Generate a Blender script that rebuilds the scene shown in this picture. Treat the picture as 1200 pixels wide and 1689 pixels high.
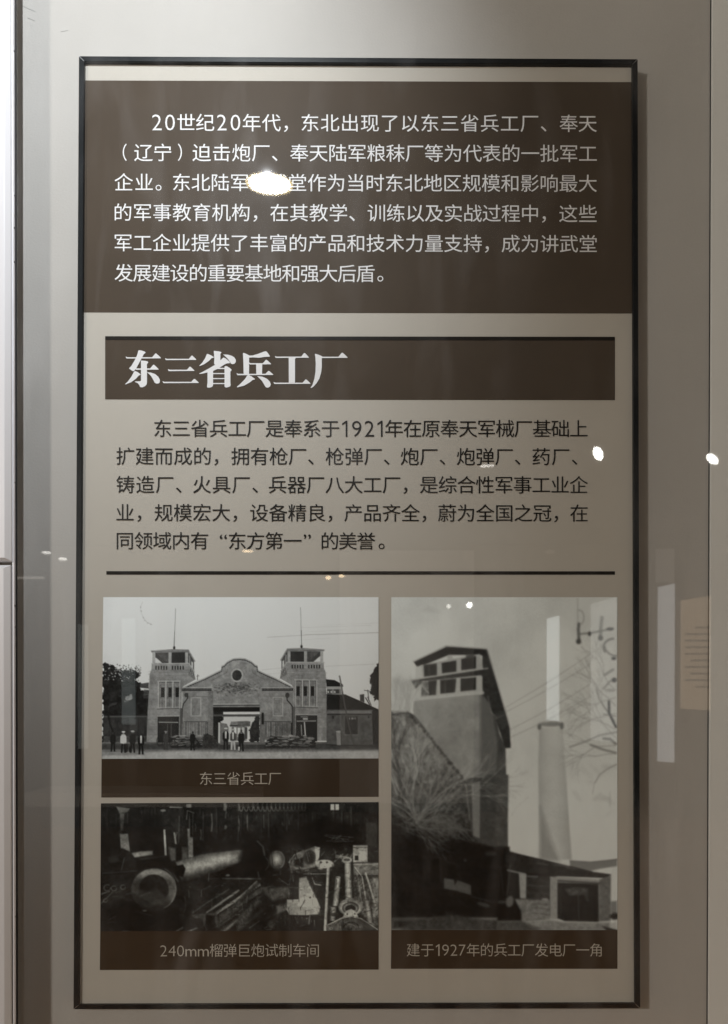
import bpy, math, random
import numpy as np
S = bpy.context.scene; COL = S.collection
for _o in list(bpy.data.objects): bpy.data.objects.remove(_o)
# ---------------------------------------------------------------- camera
CAM = np.array([0.00326, -1.2185, 1.42195]); YAW, PITCH, ROLL = 0.0111066, -0.0054687, -0.0011237
FOC, PX0, PY0, PH = 1220.0, 600.0, 1150.0, 1689.0           # focal length and optical centre in photo pixels (rising-front view)
def _rx(a): c, s = math.cos(a), math.sin(a); return np.array([[1, 0, 0], [0, c, -s], [0, s, c]])
def _rz(a): c, s = math.cos(a), math.sin(a); return np.array([[c, -s, 0], [s, c, 0], [0, 0, 1]])
def _ry(a): c, s = math.cos(a), math.sin(a); return np.array([[c, 0, s], [0, 1, 0], [-s, 0, c]])
ROT = _rz(YAW) @ _rx(PITCH) @ _ry(ROLL)
from mathutils import Matrix, Vector
cd = bpy.data.cameras.new('camera'); cam = bpy.data.objects.new('camera', cd); COL.objects.link(cam)
M4 = Matrix.Identity(4); R3 = ROT @ _rx(math.pi/2)
for i in range(3):
    for j in range(3): M4[i][j] = R3[i][j]
    M4[i][3] = CAM[i]
cam.matrix_world = M4
cd.sensor_fit = 'VERTICAL'; cd.sensor_height = 36.0; cd.sensor_width = 24.0
cd.lens = FOC/PH*36.0; cd.shift_x = 0.0; cd.shift_y = (PY0-PH/2)/PH
cd.clip_start = 0.05; cd.clip_end = 100
S.camera = cam
# ---------------------------------------------------------------- world, exposure, main lights
W = bpy.data.worlds.new('World'); S.world = W; W.use_nodes = True
bg = W.node_tree.nodes['Background']; bg.inputs[0].default_value = (1.0, 0.86, 0.69, 1); bg.inputs[1].default_value = 0.98
S.view_settings.view_transform = 'Standard'; S.view_settings.look = 'None'; S.view_settings.exposure = 0; S.view_settings.gamma = 1
S.cycles.use_denoising = True
S.cycles.max_bounces = 8; S.cycles.transparent_max_bounces = 12; S.cycles.sample_clamp_indirect = 4
LAMP = Vector((-0.30, -1.20, 3.0))                        # the gallery spot that lights the board
def add_light(kind, loc, target, power, color, parent=None, **k):
    l = bpy.data.lights.new('light', kind); l.energy = power; l.color = color
    for a, b in k.items(): setattr(l, a, b)
    o = bpy.data.objects.new('light', l); COL.objects.link(o)
    o.location = loc; o.rotation_euler = (Vector(target)-Vector(loc)).to_track_quat('-Z', 'Y').to_euler()
    return o
key_light = add_light('SPOT', LAMP, (-0.45, 0.03, 2.28), 99, (0.925, 0.95, 1.0), spot_size=math.radians(72), spot_blend=1.0, shadow_soft_size=0.012)
key_light.scale = (0.92, 1.0, 1.0)
# the second spotlight far to the left down the room
side_light = add_light('SPOT', (-4.0, -4.6, 3.0), (0.0, 0.0, 1.7), 505, (1.0, 0.925, 0.85), spot_size=math.radians(40), spot_blend=.7, shadow_soft_size=0.22)
# unseen warm spot added at right: its wooden-floor bounce warms the board's lower half
floor_bounce_fill = add_light('SPOT', (2.3, -2.0, 3.18), (1.0, -0.95, 0.0), 220, (1.0, 0.80, 0.58), spot_size=math.radians(44), spot_blend=.5, shadow_soft_size=0.05)
# ---------------------------------------------------------------- printed photographs (drawn stroke by stroke as grey values)
class Print:
    """A grey picture drawn in photo units; v holds tone 0..255."""
    def __init__(s, x0, y0, x1, y1, step, seed):
        s.x0, s.y0, s.x1, s.y1 = x0, y0, x1, y1
        s.nx = int(round((x1-x0)/step))+1; s.ny = int(round((y1-y0)/step))+1
        s.gx = np.linspace(x0, x1, s.nx); s.gy = np.linspace(y0, y1, s.ny)
        s.X, s.Y = np.meshgrid(s.gx, s.gy)
        s.v = np.full((s.ny, s.nx), 128.0); s.rs = np.random.RandomState(seed)
        s.tf = lambda x, y: (x, y); s.k = 1.0
    def space(s, ox, oy, k):
        s.tf = lambda x, y: (ox+x/k, oy+y/k); s.k = k
    def noise(s, sx, sy=None):
        sy = sy or sx
        gw = int((s.x1-s.x0)/sx)+4; gh = int((s.y1-s.y0)/sy)+4
        g = s.rs.rand(gh, gw)*2-1
        fx = (s.gx-s.x0)/sx; fy = (s.gy-s.y0)/sy
        ix = fx.astype(int); iy = fy.astype(int)
        tx = fx-ix; ty = fy-iy
        tx = tx*tx*(3-2*tx); ty = ty*ty*(3-2*ty)
        a = g[iy][:, ix]; b = g[iy][:, ix+1]; c = g[iy+1][:, ix]; d = g[iy+1][:, ix+1]
        ty = ty[:, None]
        return (a*(1-tx)+b*tx)*(1-ty)+(c*(1-tx)+d*tx)*ty
    def fbm(s, sc, n=4):
        o = 0; a = 1; t = 0
        for i in range(n):
            o = o+a*s.noise(max(sc, .9)); t += a; a *= .6; sc *= .5
        return o/t*1.5
    def pts(s, p): return np.array([s.tf(x, y) for x, y in p], float)
    def box(s, P, m):
        a = np.searchsorted(s.gx, P[:, 0].min()-m); b = np.searchsorted(s.gx, P[:, 0].max()+m)
        c = np.searchsorted(s.gy, P[:, 1].min()-m); d = np.searchsorted(s.gy, P[:, 1].max()+m)
        return slice(max(c, 0), max(d, 0)), slice(max(a, 0), max(b, 0))
    def dist(s, P, sl, closed):
        X = s.X[sl]; Y = s.Y[sl]; D = np.full(X.shape, 1e9); n = len(P)
        for i in range(n if closed else n-1):
            a = P[i]; b = P[(i+1) % n]; e = b-a
            t = np.clip(((X-a[0])*e[0]+(Y-a[1])*e[1])/max(e@e, 1e-9), 0, 1)
            D = np.minimum(D, np.hypot(X-a[0]-t*e[0], Y-a[1]-t*e[1]))
        return D
    def sd(s, P, sl):
        D = s.dist(P, sl, True); X = s.X[sl]; Y = s.Y[sl]; ins = np.zeros(X.shape, bool); n = len(P)
        for i in range(n):
            x1, y1 = P[i]; x2, y2 = P[(i+1) % n]
            if y1 == y2: continue
            c = ((y1 > Y) != (y2 > Y)) & (X < (x2-x1)*(Y-y1)/(y2-y1)+x1)
            ins ^= c
        return np.where(ins, -D, D)
    def put(s, sl, m, val, al):
        val = val[sl] if isinstance(val, np.ndarray) else val
        m = np.clip(m, 0, 1)*al
        s.v[sl] = s.v[sl]*(1-m)+val*m
    def poly(s, p, val, al=1., soft=1., rough=0., tex=0., ts=4.):
        P = s.pts(p); sl = s.box(P, 2+soft+abs(rough)*2)
        d = s.sd(P, sl)
        if rough: d = d+s.fbm(max(rough*1.6, 2.))[sl]*rough
        if tex: val = val+s.fbm(ts)*tex
        s.put(sl, .5-d/soft, val, al)
    def rect(s, x0, y0, x1, y1, val, **k): s.poly([(x0, y0), (x1, y0), (x1, y1), (x0, y1)], val, **k)
    def line(s, p, w, val, al=1., soft=1.):
        P = s.pts(p); w = w/s.k; sl = s.box(P, w+2+soft)
        a = 1. if w > .9 else max(w, .3)/.9
        s.put(sl, .5-(s.dist(P, sl, False)-max(w, .9)/2)/soft, val, al*a)
    def ell(s, cx, cy, rx, ry, val, al=1., ang=0., soft=1., n=20, **k):
        c, q = math.cos(ang), math.sin(ang)
        s.poly([(cx+rx*math.cos(t)*c-ry*math.sin(t)*q, cy+rx*math.cos(t)*q+ry*math.sin(t)*c)
                for t in [2*math.pi*i/n for i in range(n)]], val, al, soft, **k)
    def arc(s, cx, cy, rx, ry, a0, a1, w, val, al=1., soft=1.):
        s.line([(cx+rx*math.cos(math.radians(a0+(a1-a0)*i/14)), cy+ry*math.sin(math.radians(a0+(a1-a0)*i/14))) for i in range(15)], w, val, al, soft)
    def glow(s, cx, cy, rx, ry, dv):
        x, y = s.tf(cx, cy)
        s.v += dv*np.exp(-((s.X-x)*s.k/rx)**2-((s.Y-y)*s.k/ry)**2)
    def twigs(s, x, y, ang, L, w, val, al, depth, spread=.5):
        if depth == 0 or L < 8: return
        r = s.rs; x2 = x+L*math.cos(ang); y2 = y-L*math.sin(ang)
        xm = (x+x2)/2+r.uniform(-.08, .08)*L; ym = (y+y2)/2+r.uniform(-.08, .08)*L
        s.line([(x, y), (xm, ym), (x2, y2)], w, val, al, 1.2)
        for i in range(r.randint(2, 4)):
            s.twigs(x2, y2, ang+r.uniform(-spread, spread), L*r.uniform(.55, .85), w*.7, val, al*.9, depth-1, spread)
    def blur(s, r):
        k = np.exp(-np.arange(-3*r-1, 3*r+2)**2/(2.*r*r)) if r > 0 else np.ones(1); k /= k.sum(); n = len(k)//2
        a = np.pad(s.v, ((n, n), (n, n)), 'edge')
        a = sum(k[i]*a[:, i:i+s.v.shape[1]] for i in range(len(k)))
        s.v = sum(k[i]*a[i:i+s.v.shape[0], :] for i in range(len(k)))

def figure(P, x, y0, y1, coat=22, shirt=None, legs=20, head=70, hat=None, wd=1.):
    """a small standing figure: head, coat, two legs"""
    h = y1-y0; w = h*.14*wd
    P.ell(x, y0+h*.07, h*.045, h*.06, head)
    if hat: P.ell(x, y0+h*.02, h*.085, h*.035, hat)
    P.poly([(x-w*.5, y0+h*.14), (x+w*.5, y0+h*.14), (x+w, y0+h*.24), (x+w*1.05, y0+h*.5), (x+w*.7, y0+h*.6), (x-w*.7, y0+h*.6), (x-w*1.05, y0+h*.5), (x-w, y0+h*.24)], coat)
    if shirt: P.poly([(x-w*.3, y0+h*.15), (x+w*.3, y0+h*.15), (x+w*.2, y0+h*.48), (x-w*.2, y0+h*.48)], shirt)
    P.poly([(x-w*.7, y0+h*.55), (x-w*.02, y0+h*.58), (x-w*.25, y1), (x-w*.8, y1)], legs)
    P.poly([(x+w*.05, y0+h*.58), (x+w*.7, y0+h*.55), (x+w*.9, y1), (x+w*.35, y1)], legs)

def picture_gate():
    P = Print(166.5, 985, 624, 1251.5, 1.0, 5)
    P.v = 199-((P.Y-985)/266)*6-np.clip((P.X-560)/64, 0, 1)**2*8+P.fbm(60, 3)*3-7*np.exp(-((P.X-168)/22)**2)
    A = lambda: P.space(160, 975, 5.); B = lambda: P.space(390, 975, 5.)
    # scratches of the old print, sky streaks and wires
    A()
    P.line([(355, 85), (338, 120), (342, 165), (362, 215), (395, 255), (432, 268)], 5, 140, .55, 2)
    for q in ((338, 128), (345, 160), (362, 215), (372, 238), (400, 258), (425, 270)): P.ell(*q, 6, 4, 120, .6, 0, 1.5)
    B()
    for y, a, x0, x1 in ((370, .5, 240, 560), (350, .75, 560, 1170), (290, .25, 520, 1100), (270, .2, 700, 1170), (325, .2, 600, 900), (395, .2, 500, 760), (640, .35, 200, 370), (680, .3, 200, 370), (610, .35, 730, 1130)):
        P.line([(x0, y+6), (x1, y-12)], 4, 120, a, 1.5)
    # left trees
    A()
    P.poly([(30, 590), (75, 590), (110, 610), (165, 655), (215, 640), (270, 640), (325, 665), (332, 690), (300, 725), (320, 745), (345, 752), (345, 820), (420, 820), (420, 1310), (30, 1320)], 24, rough=3.2, soft=1.2, tex=14, ts=7)
    for i in range(120):
        x = P.rs.uniform(45, 335); y = P.rs.uniform(600, 740)
        P.ell(x, y, P.rs.uniform(3, 8), P.rs.uniform(2, 6), P.rs.choice([45, 60, 150, 185]), .75, P.rs.uniform(0, 3))
    for i in range(60):
        P.ell(P.rs.uniform(45, 400), P.rs.uniform(740, 1020), P.rs.uniform(5, 16), P.rs.uniform(3, 8), P.rs.choice([40, 52, 34]), .5, P.rs.uniform(0, 3), 2)
    P.poly([(335, 760), (412, 748), (412, 800), (345, 792)], 55, tex=10, ts=2)
    for i in range(6): P.line([(345+i*12, 755), (350+i*12, 795)], 3, 92, .7)
    P.rect(370, 808, 412, 880, 48, tex=14)
    P.line([(366, 818), (412, 812)], 5, 105, .8); P.line([(366, 850), (412, 846)], 4, 90, .7)
    P.poly([(215, 905), (225, 870), (270, 850), (275, 885)], 130, rough=2, al=.8)
    for i in range(5): P.line([(218+i*13, 920-i*8), (232+i*13, 885-i*6)], 3, 150, .7)
    for i in range(6): P.line([(82+i*11, 950-i*4), (92+i*11, 928-i*3)], 3, 120, .7)
    P.rect(42, 1025, 400, 1190, 46, tex=12, ts=6); P.rect(42, 1022, 400, 1036, 74, al=.8)
    for x in (90, 160, 240, 330, 385): P.line([(x, 1035), (x-3, 1190)], 5, 28, .7)
    P.rect(255, 1045, 320, 1150, 60, al=.7, soft=3)
    for i in range(90):
        x = P.rs.uniform(160, 345); P.ell(x, P.rs.uniform(625, 700), P.rs.uniform(3, 9), P.rs.uniform(2, 6), 34, .8, P.rs.uniform(0, 3))
    P.line([(75, 1000), (95, 1090), (125, 1170), (140, 1230)], 16, 22, .9, 2)
    P.rect(42, 1190, 400, 1240, 62, tex=18, ts=3); P.rect(42, 1240, 420, 1305, 34, tex=10, ts=3)
    # ground
    P.rect(30, 1240, 2400, 1400, 88, tex=10, ts=10)
    P.rect(30, 1252, 2400, 1300, 58, soft=3, tex=12, ts=5)
    P.poly([(30, 1330), (300, 1325), (700, 1312), (1200, 1325), (2400, 1310), (2400, 1400), (30, 1400)], 148, soft=4, tex=9, ts=12)
    P.poly([(30, 1330), (380, 1322), (380, 1345), (30, 1350)], 105, soft=4)
    # centre passage seen through the gateway
    P.rect(945, 950, 1700, 1250, 30)
    P.poly([(1030, 992), (1490, 990), (1490, 1012), (1030, 1014)], 196)
    P.poly([(1010, 1030), (1490, 1028), (1500, 1110), (1520, 1250), (1000, 1250)], 182, soft=2)
    P.poly([(950, 1005), (1010, 1000), (1040, 1050), (1000, 1090), (950, 1120)], 30, rough=1.8, tex=10)
    P.poly([(1005, 1080), (1060, 1090), (1075, 1120), (1075, 1240), (1005, 1250)], 92, tex=10)
    P.rect(990, 1080, 1004, 1248, 175)
    P.poly([(1095, 1072), (1240, 1066), (1245, 1105), (1085, 1110)], 105, tex=12)
    P.rect(1085, 1100, 1245, 1112, 50); P.rect(1100, 1112, 1225, 1230, 98, tex=20, ts=3)
    P.rect(1120, 1118, 1140, 1170, 205); P.rect(1150, 1122, 1172, 1200, 190); P.rect(1184, 1120, 1205, 1215, 170)
    P.rect(1008, 1240, 1520, 1262, 84)
    B()
    P.poly([(145, 1035), (180, 1010), (182, 1240), (95, 1240), (90, 1150)], 42, rough=1.5, tex=14)
    P.rect(0, 1070, 105, 1110, 80, tex=15); P.rect(60, 1120, 80, 1215, 60); P.poly([(88, 1150), (98, 1150), (104, 1215), (84, 1215)], 190)
    P.rect(0, 1018, 165, 1030, 60)
    # pediment and centre block
    A(); W = 114
    ped = [(680, 800), (740, 770), (800, 745), (880, 712), (960, 672), (1014, 646), (1018, 612), (1036, 606), (1062, 577), (1110, 553), (1165, 549), (1210, 553), (1262, 577), (1290, 604), (1308, 610), (1312, 648), (1380, 680), (1460, 715), (1560, 765), (1610, 790), (1610, 830), (1500, 830), (1500, 950), (940, 950), (940, 830), (680, 830)]
    P.poly(ped, W, tex=16, ts=9, soft=1.4)
    rim = ped[:20]
    P.line(rim, 9, 150, .9); P.line([(x, y+11) for x, y in rim], 8, 26, .9)
    for i in range(len(rim)-1):
        (xa, ya), (xb, yb) = rim[i], rim[i+1]; n = max(1, int(math.hypot(xb-xa, yb-ya)/17))
        for j in range(n):
            t = (j+.5)/n; P.ell(xa+(xb-xa)*t, ya+(yb-ya)*t+13, 3.4, 3.4, 125, .8)
    P.line([(x, y+26) for x, y in rim[3:15]], 4, 128, .8)
    P.line([(930, 735), (985, 705), (1055, 668), (1065, 640)], 3, 60, .8); P.line([(1265, 640), (1275, 670), (1330, 705), (1370, 722)], 3, 60, .8)
    P.rect(940, 865, 1500, 932, 116, tex=8, soft=3)
    for i in range(260):   # soot and damp under the round window
        x = P.rs.normal(1120, 95); y = P.rs.normal(795, 26)
        if 950 < x < 1420: P.ell(x, y, P.rs.uniform(3, 11), P.rs.uniform(2, 6), P.rs.choice([40, 60, 84, 52]), .55, 0, 1.4)
    P.ell(1142, 690, 52, 56, 150); P.ell(1142, 690, 41, 45, 48, tex=10, ts=3)
    P.ell(1142, 690, 52, 56, 128, .25); P.arc(1142, 690, 46, 50, 0, 360, 8, 150); P.ell(1142, 690, 39, 43, 44, tex=12, ts=3)
    for i in range(-3, 4): P.line([(1142-38, 690+i*12), (1142+38, 690+i*12)], 2, 66, .5)
    P.line([(1142, 648), (1142, 732)], 3, 30, .8)
    P.line([(1142-60, 640), (1085, 620)], 4, 80, .7); P.line([(1200, 640), (1222, 622)], 4, 80, .7)
    # lintel
    P.line([(945, 928), (1500, 926)], 7, 150, .9); P.line([(945, 938), (1500, 936)], 8, 34, .95)
    for i in range(42): P.ell(950+i*13, 934, 3, 3, 118, .8)
    P.rect(945, 955, 1500, 990, 22, soft=1)
    P.rect(945, 1012, 1495, 1028, 70)
    # piers left and right of the gateway
    def pier(x0, x1, m):
        P.rect(min(x0, x1), 815, max(x0, x1), 1080, 112, tex=12, ts=8)
        P.rect(min(x0, x1), 1075, max(x0, x1), 1250, 92, tex=14, ts=3)
    pier(690, 945, 1)
    P.rect(905, 815, 945, 1250, 96, tex=10)
    for y in (860, 905, 960, 1010): P.line([(912, y), (943, y)], 2, 70, .6)
    P.line([(675, 792), (935, 790)], 7, 140); P.rect(678, 798, 932, 818, 34)
    for i in range(20): P.ell(690+i*12.5, 806, 3.4, 5, 112, .8)
    P.rect(758, 866, 850, 1030, 132); P.rect(770, 880, 838, 1020, 124, tex=8); P.line([(775, 884), (832, 884), (832, 1014), (775, 1014), (775, 884)], 4, 62, .8); P.rect(780, 890, 828, 1008, 104, tex=8)
    P.line([(735, 868), (900, 866)], 4, 70, .8); P.line([(705, 1072), (895, 1072)], 6, 58, .9)
    for i in range(13): P.line([(708+i*15, 1078), (706+i*15, 1205)], 4, P.rs.choice([62, 128, 140, 150, 80]), .8)
    P.line([(736, 840), (734, 880), (700, 925), (692, 960), (688, 1085)], 8, 30, .95)
    P.ell(722, 852, 16, 18, 58); P.line([(900, 1075), (900, 1180)], 5, 50, .7)
    B()
    P.rect(182, 815, 460, 1080, 110, tex=12, ts=8); P.rect(200, 1075, 440, 1215, 88, tex=14, ts=3); P.rect(182, 1010, 226, 1250, 92, tex=8)
    P.line([(195, 792), (462, 792)], 7, 140); P.rect(200, 798, 458, 818, 34)
    for i in range(20): P.ell(208+i*12.5, 806, 3.4, 5, 112, .8)
    P.rect(288, 868, 378, 1030, 132); P.line([(300, 880), (360, 880), (360, 1014), (300, 1014), (300, 880)], 4, 58, .8); P.rect(306, 888, 354, 1006, 102, tex=8)
    P.line([(215, 862), (400, 862)], 3, 72, .7); P.line([(200, 1072), (440, 1072)], 6, 52, .9)
    for i in range(15): P.line([(232+i*14, 1078), (232+i*14, 1195)], 4, P.rs.choice([56, 66, 134, 144, 50]), .8)
    P.line([(405, 840), (408, 895), (440, 930), (452, 950), (452, 1100)], 9, 28, .95); P.ell(410, 855, 18, 22, 50)
    P.rect(197, 998, 216, 1095, 26)
    P.line([(160, 812), (184, 950)], 3, 80, .5)
    # two towers
    def tower(m, Lx):
        q = lambda pts: [(m(x), y) for x, y in pts]
        P.poly(q([(428, 650), (780, 650), (796, 725), (700, 780), (686, 800), (686, 1240), (398, 1240), (402, 1040), (415, 800), (418, 680)]), 112, tex=13, ts=10)
        for y in (680, 722, 760, 800, 842, 884, 926, 968, 1010, 1052, 1094, 1136, 1178): P.line(q([(408, y), (484, y-2)]), 2.4, 84, .7)
        for i in range(40): P.ell(m(P.rs.uniform(425, 700)), P.rs.uniform(655, 735), P.rs.uniform(6, 30), 3, P.rs.choice([92, 126, 100]), .45, 0, 1.5)
        P.line(q([(420, 680), (770, 676)]), 5, 138, .6)
        P.poly(q([(740, 650), (790, 680), (800, 730), (740, 690)]), 82, al=.8)
        P.rect(min(m(484), m(672)), 740, max(m(484), m(672)), 970, 124, tex=8)
        P.line(q([(484, 738), (676, 736)]), 5, 155); P.line(q([(484, 968), (668, 962)]), 7, 62)
        for x in (500, 560, 620):
            P.rect(min(m(x), m(x+48)), 746, max(m(x), m(x+48)), 950, 104, tex=12, ts=4)
            P.line(q([(x, 746), (x, 952)]), 4, 52, .9); P.line(q([(x, 746), (x+48, 746)]), 5, 44, .9)
            P.rect(min(m(x+13), m(x+42)), 790, max(m(x+13), m(x+42)), 870, 24)
            P.line(q([(x+2, 878), (x+46, 878)]), 3, 66, .8)
            P.ell(m(x+25), 915, 9, 32, 74, .6, 0, 2)
        for x in (555, 612): P.line(q([(x, 742), (x, 956)]), 8, 158)
        P.line(q([(494, 742), (494, 956)]), 6, 150); P.line(q([(668, 742), (668, 962)]), 6, 146)
        P.rect(min(m(488), m(664)), 1030, max(m(488), m(664)), 1245, 30); P.line(q([(488, 1026), (668, 1022)]), 6, 148, .8)
        P.rect(min(m(496), m(655)), 1034, max(m(496), m(655)), 1068, 38); P.line(q([(500, 1076), (655, 1078)]), 8, 130)
        P.rect(min(m(672), m(690)), 960, max(m(672), m(690)), 1200, 72)
        # belvedere
        P.poly(q([(455, 500), (740, 498), (785, 570), (785, 650), (450, 600)]), 52)
        P.poly(q([(462, 540), (480, 552), (520, 588), (462, 588)]), 185)
        P.poly(q([(470, 505), (575, 505), (575, 585), (540, 570)]), 66, tex=12, ts=3)
        P.poly(q([(604, 505), (712, 505), (712, 582), (604, 582)]), 42, tex=6)
        P.poly(q([(742, 530), (785, 580), (785, 650), (742, 610)]), 72); P.poly(q([(765, 575), (776, 585), (776, 640), (765, 630)]), 190)
        for x in (452, 586, 724): P.rect(min(m(x-12), m(x+12)), 500, max(m(x-12), m(x+12)), 590, 138)
        P.line(q([(748, 530), (750, 600)]), 7, 128)
        P.poly(q([(428, 486), (600, 474), (740, 477), (796, 572), (790, 580), (735, 498), (432, 500)]), 92, tex=8)
        P.line(q([(428, 488), (738, 480), (794, 574)]), 4, 142, .8)
        P.poly(q([(435, 592), (742, 588), (790, 660), (786, 700), (740, 652), (432, 650)]), 118, tex=8)
        P.line(q([(432, 594), (742, 590), (792, 662)]), 6, 150)
        for x0, n in ((465, 5), (602, 5)):
            for i in range(n): P.rect(min(m(x0+i*22), m(x0+i*22+11)), 612, max(m(x0+i*22), m(x0+i*22+11)), 642, 28)
        for i in range(3): P.line(q([(756+i*13, 640+i*14), (756+i*13, 662+i*14)]), 5, 34)
        P.line(q([(436, 648), (740, 648)]), 4, 70, .8)
        P.ell(m(620), 462, 10, 14, 34); P.line(q([(619, 455), (624, 300), (629, 140)]), 3.5, 96)
        P.line(q([(619, 455), (622, 330)]), 4, 76)
    A(); tower(lambda x: x, 0)
    B(); P.space(390, 973.2, 5.); tower(lambda x: 1146-x, 0); B()
    P.line([(560, 1185), (552, 1080)], 8, 190); P.line([(525, 1100), (530, 1190)], 6, 140); P.rect(520, 1030, 580, 1036, 120); P.rect(540, 1042, 580, 1058, 150)
    A(); P.line([(818, 685), (814, 728)], 5, 50); P.line([(808, 696), (828, 694)], 4, 70)
    for x in (570, 600): P.line([(x, 1090), (x, 1200)], 5, 82)
    # right buildings
    B()
    P.poly([(728, 722), (800, 730), (868, 765), (872, 785), (735, 785)], 26); P.rect(735, 788, 860, 800, 130)
    P.rect(738, 802, 860, 845, 105); P.rect(738, 806, 780, 842, 60); P.rect(795, 806, 840, 840, 56)
    for x in (742, 768, 796): P.rect(x, 820, x+12, 836, 170)
    P.poly([(735, 845), (890, 848), (1010, 900), (1170, 975), (1170, 990), (735, 975)], 25, tex=5)
    P.poly([(1010, 850), (1046, 845), (1048, 915), (1012, 900)], 52)
    P.rect(735, 975, 1118, 1260, 72, tex=12, ts=10); P.rect(738, 985, 1110, 1005, 96); P.rect(740, 1008, 1110, 1020, 42)
    P.poly([(1112, 985), (1175, 985), (1175, 1265), (1118, 1260)], 32, tex=8)
    P.rect(888, 1032, 992, 1180, 40, tex=8); P.line([(885, 1182), (1002, 1182)], 7, 92)
    for x in (920, 948, 966, 940): P.rect(x, 1040, x+9, 1055, 130, al=.8)
    P.rect(780, 1025, 797, 1050, 40); P.rect(860, 1025, 872, 1045, 44); P.rect(1075, 1025, 1090, 1045, 44)
    P.poly([(1170, 590), (1150, 590), (1130, 640), (1095, 700), (1085, 740), (1110, 780), (1095, 830), (1125, 870), (1130, 905), (1165, 890), (1180, 900), (1180, 590)], 26, rough=2.6, tex=8, ts=2)
    P.line([(1048, 815), (1100, 822)], 5, 40); P.line([(1076, 812), (1084, 900)], 6, 36); P.line([(1058, 876), (1092, 935)], 8, 30); P.line([(1075, 870), (1105, 940)], 6, 30)
    P.line([(842, 698), (866, 830), (905, 1040), (952, 1240)], 12, 62, 1.); P.line([(838, 698), (862, 830)], 5, 140, .8)
    P.line([(1165, 955), (1172, 975)], 8, 180, .8)
    P.poly([(815, 1155), (855, 1150), (860, 1270), (822, 1272)], 112, soft=1.3); P.ell(836, 1156, 24, 8, 140)
    P.poly([(850, 1150), (860, 1150), (862, 1270), (852, 1270)], 60)
    P.line([(735, 1262), (830, 1270), (1170, 1276)], 5, 30)
    # sandbags
    def bags(x0, x1, y0, y1, n):
        P.poly([(x0, y1), (x0+10, (y0+y1)/2), (x0+50, y0+10), ((x0+x1)/2, y0+20), (x1-50, y0), (x1, y0+30), (x1+5, y1)], 34, rough=1.5)
        for i in range(n):
            y = P.rs.uniform(y0+8, y1-14); x = P.rs.uniform(x0+20, x1-20); t = (y-y0)/(y1-y0)
            P.ell(x, y, P.rs.uniform(14, 28), P.rs.uniform(5, 9), P.rs.uniform(85, 150)*(1-.35*t), .85, P.rs.uniform(-.3, .3), 1.3)
            P.line([(x-20, y+9), (x+20, y+8)], 3, 22, .8)
    bags(225, 640, 1180, 1290, 75)
    A(); bags(600, 960, 1180, 1285, 62)
    P.poly([(868, 1180), (930, 1175), (985, 1230), (985, 1285), (860, 1285)], 46, rough=2, tex=14, ts=3)
    P.arc(508, 1230, 26, 42, 0, 360, 5, 30); P.arc(612, 1250, 22, 38, 0, 360, 5, 28)
    # people
    for a in ((120, 1155, 1318, 26, None, 22, 50), (206, 1152, 1328, 178, None, 24, 120, 185), (282, 1148, 1328, 34, None, 24, 60, 165), (352, 1160, 1342, 20, 190, 18, 44), (556, 1150, 1304, 52, None, 50, 110, 110), (778, 1150, 1310, 26, None, 26, 50), (1052, 1125, 1304, 22, 190, 30, 80, 180), (1112, 1135, 1304, 60, 190, 165, 60, 150), (1180, 1135, 1318, 22, 185, 40, 50)):
        figure(P, *a)
    P.ell(232, 1290, 14, 36, 26, .9); P.ell(262, 1300, 12, 26, 24, .9)
    B(); figure(P, 30, 1145, 1316, 24, None, 26, 60); P.poly([(6, 1280), (18, 1280), (16, 1312), (6, 1310)], 190)
    P.poly([(480, 1165), (505, 1150), (510, 1190), (478, 1192)], 36)
    m = np.clip((P.Y-1062)/6, 0, 1)*np.clip((P.v-60)/25, 0, 1)*np.clip((165-P.v)/20, 0, 1)
    P.v += m*(8+P.fbm(10)*9+P.fbm(3, 2)*8)
    P.blur(.36); P.v += P.rs.normal(0, 2.0, P.v.shape)
    return P

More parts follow.
